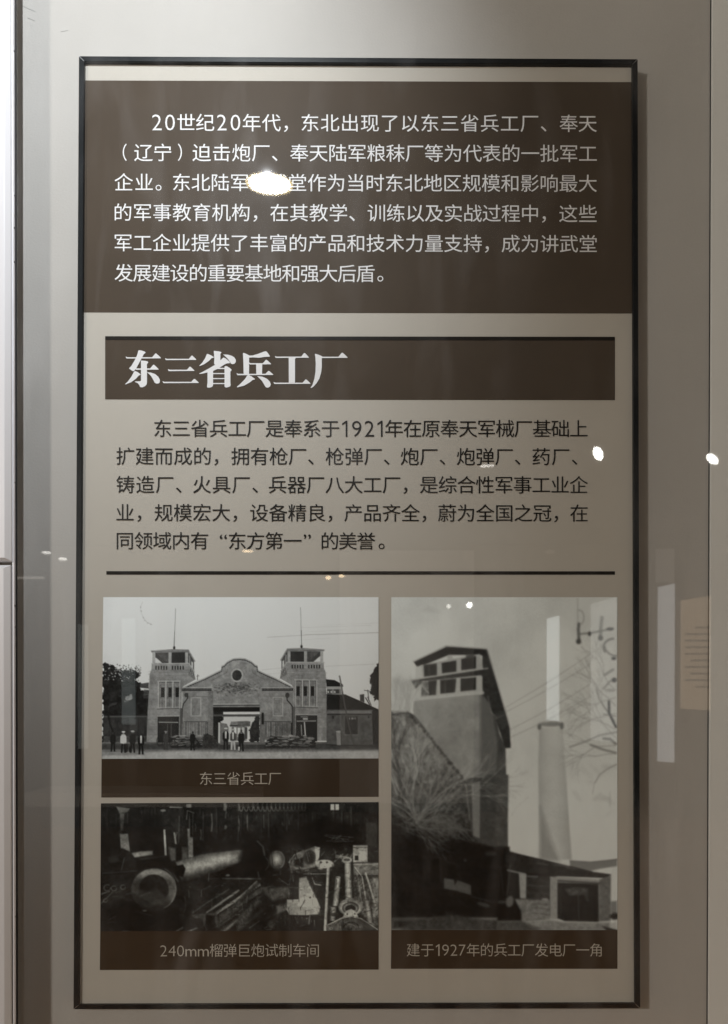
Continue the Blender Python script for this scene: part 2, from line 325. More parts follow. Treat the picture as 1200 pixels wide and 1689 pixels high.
def picture_guns():
    P = Print(164.5, 1324, 624, 1535.5, 1.0, 9)
    P.v = 24+P.fbm(26)*9+P.fbm(7)*5
    C = lambda: P.space(160, 1310, 5.); D = lambda: P.space(390, 1310, 5.)
    r = P.rs
    C()
    for i in range(170):   # crowd of hangers, pipes and frames against the back windows
        x = r.uniform(40, 2300); y = r.uniform(75, 330); L = r.uniform(8, 75); a = r.uniform(.15, .6)
        P.line([(x, y), (x+r.uniform(-8, 8), y+L)], r.uniform(3, 9), r.choice([50, 64, 80, 40, 16]), a, 1.6)
    for i in range(120):
        x = r.uniform(40, 2300); y = r.uniform(90, 440)
        P.ell(x, y, r.uniform(6, 30), r.uniform(4, 22), r.choice([14, 18, 40, 46]), .45, r.uniform(0, 3), 3)
    for i in range(34):
        x = r.uniform(60, 2250); y0 = r.uniform(90, 180); y1 = y0+r.uniform(120, 260); P.line([(x, y0), (x+r.uniform(-6, 6), y1)], r.uniform(4, 8), r.choice([48, 60, 74]), .55, 1.5)
        P.line([(x+16, y0+10), (x+16, y1)], 4, 12, .7, 1.5); P.line([(x-30, y0+r.uniform(0, 100)), (x+40, y0+r.uniform(0, 120))], 4, r.choice([42, 58]), .5, 1.5)
    P.rect(30, 75, 150, 640, 20, al=.6, soft=6); P.rect(260, 150, 520, 460, 17, al=.7, soft=10)
    P.poly([(145, 92), (260, 110), (240, 140), (175, 150)], 78, soft=2); P.poly([(175, 150), (215, 150), (205, 290), (185, 290)], 72, soft=2)
    P.poly([(178, 320), (245, 318), (262, 470), (185, 440)], 96, soft=2, tex=8); P.line([(240, 150), (240, 230)], 6, 66, .8)
    P.line([(300, 84), (400, 86)], 6, 70, .7, 2); P.line([(590, 100), (690, 104)], 7, 120, .8); P.ell(535, 128, 22, 10, 90, soft=2)
    P.poly([(538, 285), (552, 285), (566, 500), (548, 500)], 118, soft=1.5)
    P.line([(628, 315), (640, 400)], 12, 112, .9, 2); P.line([(650, 310), (640, 345)], 7, 90, .8, 2)
    P.poly([(725, 75), (768, 75), (768, 105), (725, 105)], 110, soft=2); P.line([(735, 130), (728, 200)], 7, 100, .8); P.line([(740, 130), (790, 150)], 8, 90, .8)
    P.poly([(736, 280), (756, 280), (758, 350), (780, 350), (785, 515), (745, 520)], 104, soft=2, tex=8); P.line([(752, 180), (756, 280)], 6, 80, .7)
    P.poly([(580, 430), (640, 440), (640, 540), (600, 545)], 70, soft=4); P.poly([(690, 430), (740, 430), (740, 525), (690, 540)], 66, soft=4); P.rect(645, 415, 685, 540, 20, soft=2)
    for x, y0, y1, w in ((935, 160, 300, 11), (845, 290, 368, 9), (800, 240, 300, 6), (1050, 100, 190, 10), (1045, 75, 120, 26), (1160, 75, 130, 10), (1160, 200, 300, 7), (1050, 260, 275, 18)):
        P.line([(x, y0), (x+6, (y0+y1)/2), (x, y1)], w, 92, .75, 2)
    # lathe bed pieces behind the left muzzle
    P.poly([(40, 520), (110, 450), (200, 440), (330, 500), (330, 600), (40, 640)], 24, soft=3, tex=8); P.ell(125, 530, 40, 30, 44, soft=4); P.line([(190, 620), (215, 520)], 6, 78, .8)
    P.line([(40, 645), (180, 635), (320, 625)], 6, 58, .8, 2)
    P.poly([(275, 480), (350, 465), (450, 462), (450, 492), (300, 515)], 92, soft=3, tex=8); P.poly([(300, 520), (600, 540), (620, 600), (330, 600)], 18, soft=3); P.line([(350, 530), (560, 505)], 6, 52, .8, 2)
    # big tapering barrel, left
    bar = P.Y*0+95
    x0, y0 = P.tf(650, 600); x1, y1 = P.tf(1540, 430)
    t = np.clip((P.X-x0)/(x1-x0), 0, 1); mid = y0+(y1-y0)*t; hh = (34-14*t)
    q = (P.Y-mid)/hh
    bar = 66+50*np.exp(-((q-.05)/.33)**2)-58*np.clip(q-.35, 0, 1)*1.6-26*np.clip(-q-.25, 0, 1)
    bar = np.clip(bar*(1-.22*np.abs(t-.35)), 18, 140)+P.fbm(6)*6
    P.poly([(640, 552), (860, 488), (1150, 455), (1240, 450), (1250, 500), (1200, 545), (1150, 560), (1060, 615), (870, 670), (730, 735), (690, 720)], bar, soft=3)
    P.poly([(620, 590), (700, 575), (722, 610), (700, 680), (650, 660)], 14, soft=2); P.line([(612, 640), (660, 715)], 9, 80, .8, 2)
    P.poly([(1060, 600), (1200, 560), (1540, 520), (1500, 600), (1200, 690), (950, 690)], 15, soft=5)
    # muzzle ring
    ring = 50+44*np.exp(-((P.Y-P.tf(0, 640)[1])/11)**2)+26*np.exp(-((P.X-P.tf(625, 0)[0])/7)**2)-20*np.clip((P.Y-P.tf(0, 800)[1])/25, 0, 1)+P.fbm(9)*7
    P.poly([(300, 640), (480, 600), (620, 640), (640, 760), (480, 800), (300, 760)], 30, soft=4)
    P.ell(460, 782, 188, 176, ring, soft=2.5, n=40)
    P.arc(500, 770, 142, 172, -70, 70, 5, 112, .6, 2)
    P.ell(458, 780, 124, 126, 24, soft=3, tex=6); P.poly([(330, 775), (410, 800), (480, 775), (560, 840), (540, 900), (450, 910), (345, 840)], 50, al=.75, soft=5); P.line([(345, 835), (430, 805)], 6, 72, .7, 3)
    P.line([(235, 820), (330, 795)], 9, 60, .8, 3)
    P.poly([(180, 860), (300, 900), (420, 950), (540, 975), (660, 930), (700, 1130), (180, 1130)], 17, soft=7)
    for q in ((75, 765, 28), (130, 770, 22), (205, 760, 20), (60, 870, 16)): P.arc(q[0], q[1], q[2], q[2]*.9, 0, 300, 7, 84, .75, 2)
    P.line([(30, 815), (90, 795)], 9, 96, .8, 2); P.line([(25, 895), (120, 800)], 7, 84, .7, 2); P.line([(90, 1030), (150, 1000)], 6, 62, .7, 2); P.line([(30, 1045), (150, 1050)], 5, 48, .7, 2)
    P.line([(205, 1126), (255, 1126)], 7, 110, .8); P.line([(310, 960), (440, 995)], 4, 60, .6, 2); P.ell(385, 955, 18, 6, 74, soft=2)
    P.arc(700, 900, 24, 70, -60, 80, 5, 62, .7, 2)
    # rails and carriage
    P.line([(900, 970), (1160, 790)], 16, 104, .85, 2); P.line([(980, 975), (1330, 745)], 22, 112, .9, 2); P.line([(960, 955), (1240, 780)], 6, 20, .9)
    P.line([(780, 975), (900, 890), (1080, 780)], 9, 70, .7, 2); P.line([(1030, 690), (1340, 695)], 9, 92, .8, 2); P.ell(1070, 665, 18, 10, 86, soft=2); P.line([(900, 695), (1000, 690)], 6, 60, .7, 2)
    P.poly([(1000, 985), (1150, 890), (1350, 765), (1352, 800), (1300, 850), (1150, 985), (1005, 1085)], 58, soft=4, tex=16, ts=4)
    P.line([(1030, 1126), (1180, 1010), (1330, 880)], 30, 60, .8, 5); P.line([(1150, 1126), (1230, 1060), (1350, 960)], 22, 48, .7, 5); P.line([(1000, 1070), (1160, 960), (1310, 840)], 8, 18, .8, 3)
    P.poly([(775, 990), (980, 970), (985, 1000), (1000, 1100), (975, 1090), (960, 1010), (895, 1015), (890, 1090), (870, 1080), (862, 1020), (780, 1015)], 58, soft=3, tex=12); P.poly([(890, 990), (970, 1000), (930, 1060), (890, 1080)], 16, soft=3)
    P.line([(1040, 1130), (1200, 990), (1320, 880)], 14, 104, .6, 3); P.line([(640, 1130), (700, 1095)], 12, 80, .8, 2); P.line([(740, 1130), (815, 1100)], 14, 96, .8, 2)
    for i in range(12): P.ell(1170+i*14, 930-i*9, 6, 10, 18, .7, .3, 1.5)
    D()
    for i in range(16):   # hooks along the top
        x = 10+i*42*(1-.012*i); P.arc(x+20, 90, 16, 46, 20, 165, 8, 100-i*3, .7, 1.6); P.line([(x+36, 70), (x+34, 110)], 7, 104-i*3, .6, 1.5)
    P.rect(770, 82, 800, 130, 148); P.rect(810, 82, 838, 130, 140)
    P.rect(1065, 235, 1150, 430, 46, al=.7, soft=3); 
    for q in ((80, 170, 290), (215, 170, 270), (370, 230, 250), (425, 215, 245)): P.line([(q[0], q[1]), (q[0]+3, q[2])], 8, 78, .7, 2)
    P.poly([(500, 270), (700, 180), (980, 260), (1000, 430), (700, 430), (400, 400)], 13, al=.8, soft=10)
    for i in range(14): P.line([(720+r.uniform(0, 200), 330+r.uniform(0, 60)), (760+r.uniform(0, 200), 350+r.uniform(0, 50))], 4, 90, .6)
    # second muzzle
    P.poly([(0, 490), (60, 470), (80, 520), (0, 560)], 88, soft=5)
    P.poly([(70, 290), (200, 380), (240, 500), (250, 640), (160, 690), (0, 640)], 16, soft=8)
    P.line([(165, 385), (210, 430), (225, 500)], 10, 74, .8, 3); P.arc(200, 570, 58, 60, -60, 60, 7, 58, .8, 2)
    sph = 34+78*np.exp(-((P.X-P.tf(325, 0)[0])/9)**2-((P.Y-P.tf(0, 535)[1])/12)**2)
    P.ell(325, 540, 66, 80, sph, soft=3); P.arc(330, 540, 58, 72, -110, 60, 7, 96, .8, 2); P.arc(250, 560, 40, 120, -80, 70, 5, 18, .8)
    P.poly([(240, 640), (400, 660), (410, 740), (300, 780), (235, 720)], 22, soft=4)
    P.line([(170, 640), (180, 690)], 10, 66, .7, 2)
    P.poly([(0, 860), (150, 718), (185, 735), (60, 850), (0, 915)], 62, soft=4, tex=18, ts=4)
    for i in range(9): P.arc(35+i*17, 870-i*15, 8, 13, 0, 360, 4, 20, .7, 2)
    P.line([(0, 860), (160, 715)], 9, 112, .8, 2); P.poly([(0, 1010), (150, 880), (175, 885), (60, 1070), (0, 1110)], 52, soft=8, tex=16)
    P.poly([(200, 770), (420, 760), (470, 800), (400, 850), (290, 880), (240, 830)], 58, soft=5, tex=14); P.poly([(320, 920), (400, 900), (410, 950), (330, 985)], 66, soft=4); P.ell(280, 1075, 28, 34, 54, soft=6)
    P.line([(340, 690), (420, 745), (465, 735)], 9, 80, .8, 2); P.line([(100, 1100), (180, 1045)], 9, 66, .8, 2)
    # centre muzzle with lug plate
    P.poly([(440, 560), (500, 480), (640, 430), (680, 440), (670, 540), (640, 600), (560, 620), (440, 620)], 76, soft=2.5, tex=8)
    P.poly([(640, 430), (682, 440), (672, 520), (645, 560)], 118, soft=2); P.ell(597, 520, 54, 60, 40, soft=3); P.ell(600, 525, 36, 40, 26, soft=3)
    P.poly([(470, 540), (545, 520), (545, 600), (470, 600)], 18, soft=3); P.line([(425, 560), (470, 500), (545, 465)], 9, 118, .8, 2); P.line([(432, 560), (450, 640)], 16, 108, .8, 2)
    for i in range(26): P.ell(430+r.uniform(0, 370), 590+r.uniform(-20, 60), r.uniform(8, 26), r.uniform(5, 12), r.choice([88, 108, 30, 60]), .6, r.uniform(-.5, .5), 2)
    P.ell(720, 575, 76, 34, 112, soft=3, tex=12); P.ell(690, 560, 12, 10, 40); P.ell(740, 560, 12, 10, 46)
    P.line([(480, 480), (520, 640), (640, 840)], 7, 26, .9); P.line([(460, 520), (430, 740), (425, 860)], 5, 84, .7)
    P.rect(545, 620, 760, 640, 40, soft=2); P.line([(545, 655), (740, 655)], 8, 88, .8); P.line([(620, 690), (640, 740), (690, 748)], 9, 96, .8)
    plate = 112+P.fbm(8)*12
    P.poly([(512, 690), (570, 675), (640, 820), (685, 930), (670, 985), (560, 995), (430, 990), (408, 950), (410, 870), (508, 866)], plate, soft=2); P.poly([(440, 660), (512, 660), (508, 862), (435, 864)], 30, soft=2)
    P.line([(512, 690), (508, 868), (410, 870)], 4, 140, .7); P.line([(520, 940), (560, 870)], 7, 40, .9); P.ell(602, 850, 7, 7, 30); P.line([(575, 690), (650, 850)], 6, 30, .8); P.poly([(410, 930), (680, 920), (670, 985), (430, 990)], 84, al=.6, soft=3)
    P.rect(440, 1000, 720, 1120, 16, soft=3)
    for i in range(8): P.line([(480+i*18, 1010+r.uniform(0, 20)), (500+i*16, 1050+r.uniform(0, 20))], 6, 76, .7, 2)
    P.line([(600, 1000), (590, 1070)], 7, 88, .8)
    P.line([(750, 610), (745, 720), (725, 1120)], 22, 104, 1., 1.5); P.line([(756, 610), (752, 720), (735, 1120)], 6, 66, .8)
    # right machine: rollers, cylinder and table
    P.rect(955, 420, 1075, 560, 92, soft=2, tex=16); P.rect(970, 505, 1000, 545, 24); P.line([(960, 440), (1075, 440)], 6, 60); P.rect(1010, 470, 1060, 540, 128, al=.7, soft=2)
    P.rect(960, 565, 1180, 660, 66, soft=3, tex=12); P.line([(960, 580), (1170, 575)], 6, 104, .8); P.line([(960, 662), (1180, 662)], 5, 88, .8)
    for i in range(14): P.line([(780+r.uniform(0, 150), 500+r.uniform(0, 60)), (820+r.uniform(0, 150), 490+r.uniform(0, 50))], 8, r.choice([90, 108, 40]), .7, 2)
    def tube(xa, ya, xb, yb, wa, wb, v):
        for j in range(9):
            o = (j-4)/4.5; P.poly([(xa+wa*(o-.13), ya), (xa+wa*(o+.13), ya), (xb+wb*(o+.13), yb), (xb+wb*(o-.13), yb)], v*(1-.75*abs(o+.15)**1.6), soft=1.5)
    P.poly([(950, 680), (1180, 690), (1180, 1120), (1100, 1080), (960, 900)], 54, soft=8, tex=30, ts=4)
    tube(838, 680, 815, 920, 24, 28, 118); tube(915, 570, 928, 880, 30, 34, 132)
    P.ell(905, 545, 42, 24, 92, soft=2); P.ell(905, 540, 26, 12, 40, soft=2)
    for i in range(7): P.line([(960+i*28, 640+i*12), (1000+i*30, 900+i*8)], 8, r.choice([104, 30, 120, 44]), .75, 2)
    P.line([(970, 600), (1030, 680), (1060, 860)], 7, 118, .8); P.line([(1060, 650), (1150, 940)], 11, 122, .8, 2); P.line([(1110, 660), (1160, 900)], 8, 36, .8)
    tube(1075, 880, 1100, 1060, 24, 26, 108); tube(800, 930, 790, 1040, 30, 24, 112); P.ell(800, 990, 34, 16, 36, .9); P.rect(1120, 690, 1170, 1010, 96, al=.6, soft=4, tex=24, ts=5)
    for k, v in ((100, 84), (84, 110), (70, 48), (58, 90), (44, 28)): P.ell(935, 930+(100-k)*.25, k, k*.72, v, soft=2)
    P.poly([(900, 960), (940, 945), (975, 965), (1000, 1010), (870, 1012)], 128, soft=2); P.ell(908, 988, 6, 6, 24); P.ell(970, 986, 6, 6, 24)
    P.poly([(740, 1080), (860, 1020), (940, 1005), (1020, 1020), (1170, 1120), (740, 1124)], 52, soft=2, tex=10)
    P.line([(740, 1080), (860, 1020), (940, 1007), (1020, 1022), (1160, 1115)], 6, 124, .9)
    P.arc(940, 1100, 62, 46, 180, 360, 8, 22); P.arc(935, 1100, 40, 28, 190, 350, 6, 90, .7); P.ell(930, 1108, 22, 14, 28); P.ell(775, 1106, 14, 10, 90); P.ell(775, 1106, 6, 5, 26)
    P.arc(935, 1110, 130, 90, 200, 340, 4, 26, .7)
    C()
    for i in range(330):   # glints and clutter on the machines
        x = r.uniform(40, 2300); y = r.uniform(430, 1120); L = r.uniform(8, 60); a = r.uniform(-.9, .4)
        if 270 < x < 1540 and y < 960: continue
        P.line([(x, y), (x+L*math.cos(a), y+L*math.sin(a))], r.uniform(2, 5), r.choice([16, 20, 64, 88]), r.uniform(.2, .5), 1.6)
    P.v = P.v*(1+P.fbm(6)*.16+P.fbm(2, 2)*.08+P.fbm(30, 2)*.22)
    for i in range(420):
        x = 700+1600*r.rand()**.8; y = r.uniform(430, 1120); L = r.uniform(10, 70); a = r.choice([r.uniform(-.9, .3), 1.5+r.uniform(-.2, .2)])
        if y < 640 and x < 1450: continue
        P.line([(x, y), (x+L*math.cos(a), y+L*math.sin(a))], r.uniform(3, 7), r.choice([14, 18, 22, 92, 112, 70]), r.uniform(.35, .7), 1.3)
    P.v = P.v*(1+.28*np.clip((P.X-480)/40, 0, 1)*np.clip((P.Y-1390)/20, 0, 1))
    P.blur(.45); P.v = np.clip(np.where(P.v > 55, 55+(P.v-55)*1.25, P.v), 12, 165); P.v += P.rs.normal(0, 1.8, P.v.shape)
    return P

def picture_tower():
    P = Print(645, 985, 1018, 1534, 1.15, 21)
    r = P.rs
    P.v = 148+8*((P.Y-985)/550)+P.fbm(90, 3)*7+P.fbm(24, 3)*2.5
    E = lambda: P.space(640, 980, 6.); F = lambda: P.space(820, 980, 5.714); G = lambda: P.space(640, 1250, 4.69); H = lambda: P.space(820, 1250, 4.69)
    E(); P.glow(450, 500, 260, 160, 9); P.glow(560, 230, 60, 120, 6); P.poly([(330, 165), (400, 120), (500, 170), (440, 182)], 128, .5, 8)
    F()
    # chimney
    ch = 124+16*np.sin((P.X-888)/48*3.1)+P.fbm(20)*4
    P.poly([(395, 1260), (615, 1260), (628, 1500), (660, 1900), (700, 2500), (395, 2500), (385, 1600)], ch, soft=3)
    P.ell(500, 1225, 118, 22, 104, soft=2.5); P.ell(395, 1250, 18, 28, 82, soft=3); P.ell(606, 1240, 20, 34, 88, soft=3); P.poly([(478, 1190), (580, 1190), (580, 1240), (478, 1240)], 96, al=.5, soft=2)
    # wires
    for a in ((60, 1075, 880, 560), (60, 1120, 870, 660), (110, 1280, 870, 850), (120, 1350, 880, 960)):
        x0, y0, x1, y1 = a; n = 8
        P.line([(x0+(x1-x0)*i/n, y0+(y1-y0)*i/n+14*math.sin(math.pi*i/n)) for i in range(n+1)], 8, 112, .6, 1.6)
    # blurred far branches
    for i in range(9): P.twigs(1110, 900+i*75, math.radians(r.uniform(120, 200)), 190, 12, 108, .5, 5, .6)
    # bracket with insulators, upper right
    P.line([(755, 40), (757, 300)], 12, 112, .55, 2); P.arc(770, 220, 45, 70, -100, 60, 10, 96, .7, 2); P.line([(768, 280), (762, 330), (768, 440)], 28, 74, .9, 2.5); P.ell(764, 445, 24, 26, 66, soft=3)
    P.line([(770, 375), (880, 365), (1090, 322)], 16, 84, .85, 2.5); P.line([(985, 220), (972, 330), (970, 420)], 30, 92, .75, 3); P.ell(972, 412, 24, 24, 80, soft=3); P.ell(868, 372, 18, 22, 72, soft=2); P.ell(1060, 328, 34, 16, 74, soft=2)
    P.arc(880, 450, 100, 95, 20, 150, 7, 122, .7, 2); P.arc(1090, 500, 90, 80, 150, 270, 18, 72, .8, 2.5); P.arc(1120, 480, 110, 100, 90, 170, 14, 76, .8, 2.5)
    P.line([(1010, 760), (1090, 710)], 20, 88, .8, 3); P.line([(1000, 890), (1060, 820), (1110, 800)], 14, 82, .8, 2.5); P.ell(1096, 605, 22, 14, 50, soft=3); P.ell(1100, 808, 22, 22, 56, soft=3); P.ell(1060, 905, 50, 14, 96, .6, 0, 3)
    P.line([(930, 900), (960, 990), (1020, 1080), (1060, 1130)], 12, 92, .8, 2); P.line([(1050, 1010), (1052, 1120), (1115, 1250)], 22, 54, .95, 2); P.line([(1000, 1130), (1110, 1150)], 12, 88, .7, 2)
    P.line([(680, 1440), (850, 1380), (960, 1330), (1115, 1300)], 16, 92, .7, 2.5); P.line([(1000, 1360), (1060, 1365), (1115, 1410)], 20, 74, .8, 3); P.line([(880, 1420), (1000, 1465), (1115, 1495)], 18, 76, .75, 3)
    H()
    P.line([(920, 50), (850, 85), (790, 130), (755, 190)], 9, 92, .65, 2); P.line([(750, 190), (735, 280)], 8, 106, .5, 2.5); P.line([(870, 260), (870, 380)], 12, 110, .35, 4)
    for i in range(10): P.ell(600+r.uniform(0, 300), 60+r.uniform(0, 400), r.uniform(20, 80), r.uniform(8, 24), 112, .22, r.uniform(-1, 1), 8)
    P.line([(60, 520), (150, 380), (240, 300)], 10, 118, .35, 4)
    P.poly([(330, 370), (480, 800), (325, 780)], 92, al=.5, soft=9)
    for i in range(9): P.line([(345+i*14, 560+i*25), (350+i*14, 790)], 5, 74, .4, 2)
    P.poly([(560, 795), (720, 805), (925, 780), (925, 838), (790, 858), (720, 875), (560, 850)], 92, soft=3); P.line([(560, 797), (720, 806), (925, 786)], 8, 66, .7, 2)
    # tower body
    E()
    face = 110-26*np.clip((P.Y-1150)/240, 0, 1)+P.fbm(30)*9+P.fbm(7)*4
    side = 60+P.fbm(14)*9
    P.poly([(960, 980), (1060, 1210), (1100, 1380), (1160, 1520), (1185, 2500), (905, 2500), (905, 1000)], side, soft=2)
    P.poly([(250, 1060), (905, 990), (925, 1010), (920, 2500), (600, 2300), (245, 1160)], face, soft=2)
    P.poly([(905, 1000), (980, 1020), (1040, 1200), (1080, 1500), (1060, 1900), (905, 2000)], 82, soft=4, al=.8)
    for y in (1280, 1440, 1640): P.line([(330, y+120), (640, y-10), (905, y-100)], 5, 92, .35, 3)
    P.line([(905, 1000), (912, 2300)], 8, 86, .6, 3); P.poly([(350, 1560), (560, 1500), (640, 1700), (600, 1900)], 92, .4, 8)
    P.line([(1040, 1190), (1170, 1140)], 8, 100, .5); 
    # belvedere
    P.poly([(560, 515), (970, 540), (985, 560), (1200, 1320), (1210, 1520), (1155, 1520), (1060, 1230), (985, 1060), (930, 985), (930, 600), (600, 560)], 44, soft=2, tex=8)
    P.poly([(250, 668), (565, 525), (975, 548), (975, 610), (900, 600), (600, 600), (290, 725)], 34, soft=2)
    P.line([(245, 668), (570, 510), (972, 540)], 14, 126, .9, 1.6); P.line([(972, 540), (1100, 960), (1195, 1290)], 10, 110, .8, 2)
    P.poly([(325, 700), (905, 590), (940, 740), (330, 830)], 122, soft=2, tex=6)
    P.poly([(270, 720), (330, 700), (340, 1010), (262, 1040)], 140, soft=3)
    for q in (((350, 700), (480, 685), (480, 800), (355, 815)), ((528, 680), (672, 655), (672, 765), (532, 782)), ((722, 640), (868, 612), (868, 735), (722, 752))): P.poly(q, 40, soft=1.8, tex=5)
    P.line([(400, 690), (410, 810)], 6, 82, .7); P.line([(385, 690), (600, 655), (880, 600)], 9, 120, .9)
    P.poly([(590, 600), (625, 600), (640, 640), (580, 650)], 124, soft=2); P.poly([(770, 605), (860, 590), (830, 630), (760, 640)], 60, soft=3)
    P.poly([(220, 850), (600, 790), (985, 730), (985, 790), (900, 820), (330, 880), (270, 935)], 46, soft=2, tex=6); P.line([(215, 850), (600, 792), (985, 732)], 11, 134, .9, 1.4)
    P.poly([(330, 860), (920, 800), (935, 985), (320, 1020)], 128, soft=2, tex=5)
    for q in (((395, 860), (480, 850), (470, 995), (400, 1000)), ((512, 850), (672, 835), (660, 970), (515, 985)), ((715, 835), (868, 822), (868, 945), (715, 962))): P.poly(q, 42, soft=1.8, tex=6)
    P.poly([(330, 870), (395, 865), (400, 1000), (325, 1010)], 84, soft=2, tex=24, ts=3); P.line([(560, 815), (562, 975)], 6, 100, .7); P.line([(330, 900), (400, 980)], 10, 140, .7, 2)
    P.line([(265, 1040), (600, 1000), (935, 975)], 30, 134, .9, 2); P.line([(265, 1060), (600, 1022), (935, 995)], 5, 90, .8, 2)
    P.poly([(1040, 1190), (1150, 1150), (1185, 1290), (1130, 1340), (1080, 1250)], 54, soft=3); P.ell(1175, 1480, 30, 40, 38, soft=4)
    P.line([(985, 1010), (1020, 1170), (1070, 1220)], 9, 112, .6, 2); P.line([(1060, 1235), (1150, 1190)], 8, 96, .6)
    G()
    # buttress and lower tower
    P.poly([(600, 160), (720, 130), (930, 130), (920, 700), (650, 640)], 62, soft=3, tex=8, ts=8)
    P.poly([(645, 200), (708, 180), (705, 620), (655, 600)], 98, soft=2, tex=5); P.line([(600, 150), (735, 145)], 16, 92, .8, 2); P.line([(600, 160), (720, 158)], 5, 52, .8)
    P.poly([(710, 160), (850, 350), (905, 420), (905, 690), (715, 640)], 58, al=.8, soft=4, tex=10)
    for i in range(14): P.ell(740+r.uniform(0, 170), 200+r.uniform(0, 440), r.uniform(12, 40), r.uniform(8, 18), r.choice([48, 76]), .4, .5, 4)
    # gabled roof edge running down left to right with the wall and brush below
    low = 92-58*np.clip((P.Y-1235)/165, 0, 1)+P.fbm(16)*16+P.fbm(5)*20+P.fbm(3, 2)*10
    P.space(640, 980, 6.)
    P.poly([(20, 1150), (200, 1160), (260, 1210), (400, 1400), (520, 1560), (700, 1780), (765, 1920), (790, 2150), (840, 2400), (1000, 2490), (1200, 2500), (1200, 3200), (20, 3200)], low, soft=3)
    P.line([(30, 1195), (190, 1170), (250, 1200), (340, 1310), (460, 1480), (600, 1650), (760, 1850)], 14, 46, .85, 3)
    for i in range(26):
        t = i/25.; P.ell(200+560*t+r.uniform(-8, 8), 1175+680*t**1.05+r.uniform(-10, 10), 16, 14, 34, .8, 0, 3)
    P.poly([(20, 830), (130, 860), (230, 1000), (240, 1150), (20, 1150)], 118, al=.4, soft=10)
    for i in range(22): P.twigs(30+r.uniform(0, 200), 1170, math.radians(r.uniform(70, 110)), 130, 6, 122, .7, 4, .4)
    for i in range(30): P.line([(60+i*16, 1240+i*14+r.uniform(-20, 20)), (50+i*15+r.uniform(-50, 30), 1500+i*10)], 6, r.choice([60, 92, 98, 48]), .3, 3)
    G()
    P.line([(30, 20), (70, 130), (100, 240), (112, 330)], 9, 30, .85, 2); P.line([(180, 0), (130, 120), (118, 240)], 9, 104, .7, 2)
    for a in ((115, 130, 100), (150, 120, 60), (270, 60, 95), (300, 180, 120), (70, 250, 140)): P.twigs(a[0], a[1]+120, math.radians(a[2]), 140, 7, 104, .8, 4, .6)
    P.line([(110, 400), (150, 440), (200, 500), (212, 560), (205, 700), (190, 920)], 18, 14, .9, 2.5); P.line([(275, 345), (240, 440), (212, 520)], 12, 18, .9, 2); P.line([(110, 250), (115, 400), (160, 450)], 8, 24, .7, 2)
    P.poly([(645, 200), (708, 180), (705, 620), (655, 600)], 92, soft=2, tex=5, al=.9)
    for i in range(16): P.twigs(212+r.uniform(-14, 14), 520-r.uniform(0, 90), math.radians(r.uniform(35, 150)), r.uniform(190, 300), 8, r.choice([112, 124, 100, 34]), .75, 6, .5)
    for i in range(9): P.twigs(120+r.uniform(-60, 60), 300, math.radians(r.uniform(60, 120)), r.uniform(150, 240), 7, r.choice([112, 130, 46]), .7, 5, .45)
    P.rect(10, 590, 600, 1240, 22, al=.85, soft=30, tex=5)
    for i in range(46):
        a = math.radians(r.uniform(-60, 160)); P.twigs(212+r.uniform(-70, 60), 520+r.uniform(-60, 60), a, r.uniform(80, 150), 6, r.choice([84, 98, 76]), .7, 4, .6)
    for i in range(46): P.line([(300+r.uniform(0, 280), 440+r.uniform(0, 130)), (380+r.uniform(0, 280), 540+r.uniform(0, 110))], 6, 78, .6, 2)
    P.poly([(25, 420), (100, 500), (60, 620), (25, 640)], 30, al=.5, soft=12)
    # sheds in the foreground
    P.poly([(560, 640), (720, 670), (930, 720), (1050, 760), (1300, 820), (1300, 1230), (560, 1230)], 22, soft=4, tex=6)
    P.line([(320, 755), (405, 775), (405, 950)], 6, 44, .8, 2); P.rect(330, 790, 395, 960, 16, soft=3); P.line([(450, 800), (530, 825)], 6, 42, .8, 2); P.rect(455, 830, 520, 930, 17, soft=3)
    P.poly([(430, 930), (505, 940), (515, 985), (535, 945), (640, 985), (640, 1060), (530, 1030), (430, 1010)], 70, soft=2, tex=6); P.line([(530, 1030), (545, 1120), (590, 1120)], 7, 34, .8, 3)
    P.ell(594, 793, 12, 10, 60, .8, 0, 3); P.line([(655, 1075), (790, 1110)], 6, 60, .8, 2); P.ell(735, 1135, 50, 16, 56, soft=4, ang=.25)
    P.ell(790, 740, 40, 18, 50, .8, 0, 4)
    P.rect(15, 1240, 940, 1334, 40, soft=14, tex=12, ts=5); P.poly([(200, 1260), (480, 1215), (700, 1245), (900, 1290), (900, 1334), (100, 1334)], 54, soft=5, tex=14, ts=5)
    H()
    P.poly([(60, 720), (340, 785), (520, 835), (730, 880), (880, 900), (865, 930), (470, 915), (240, 890), (60, 850)], 36, soft=2, tex=9, ts=4)
    for q in ((350, 820), (460, 830), (570, 855)): P.ell(q[0], q[1], 50, 8, 70, .6, .15, 2)
    P.line([(60, 722), (340, 787), (730, 880)], 7, 26, .8)
    P.poly([(90, 870), (220, 900), (225, 1100), (90, 1080)], 34, soft=2); P.line([(80, 868), (215, 898)], 16, 112, .8, 2)
    P.poly([(165, 890), (225, 900), (222, 1090), (175, 1085)], 112, soft=2, tex=8); P.line([(100, 820), (75, 1060)], 10, 66, .7, 2); P.line([(25, 850), (45, 1060)], 9, 54, .6, 2)
    P.poly([(228, 905), (405, 915), (405, 1095), (228, 1090)], 42, soft=2, tex=14, ts=3)
    for y in (985, 1045, 1090): P.line([(228, y), (405, y+6)], 10, 62, .7, 2)
    P.line([(230, 915), (310, 918)], 10, 100, .8, 2); P.rect(345, 1085, 390, 1105, 110, soft=2)
    P.poly([(405, 915), (790, 940), (880, 915), (875, 1260), (790, 1265), (405, 1245)], 108, soft=2, tex=7)
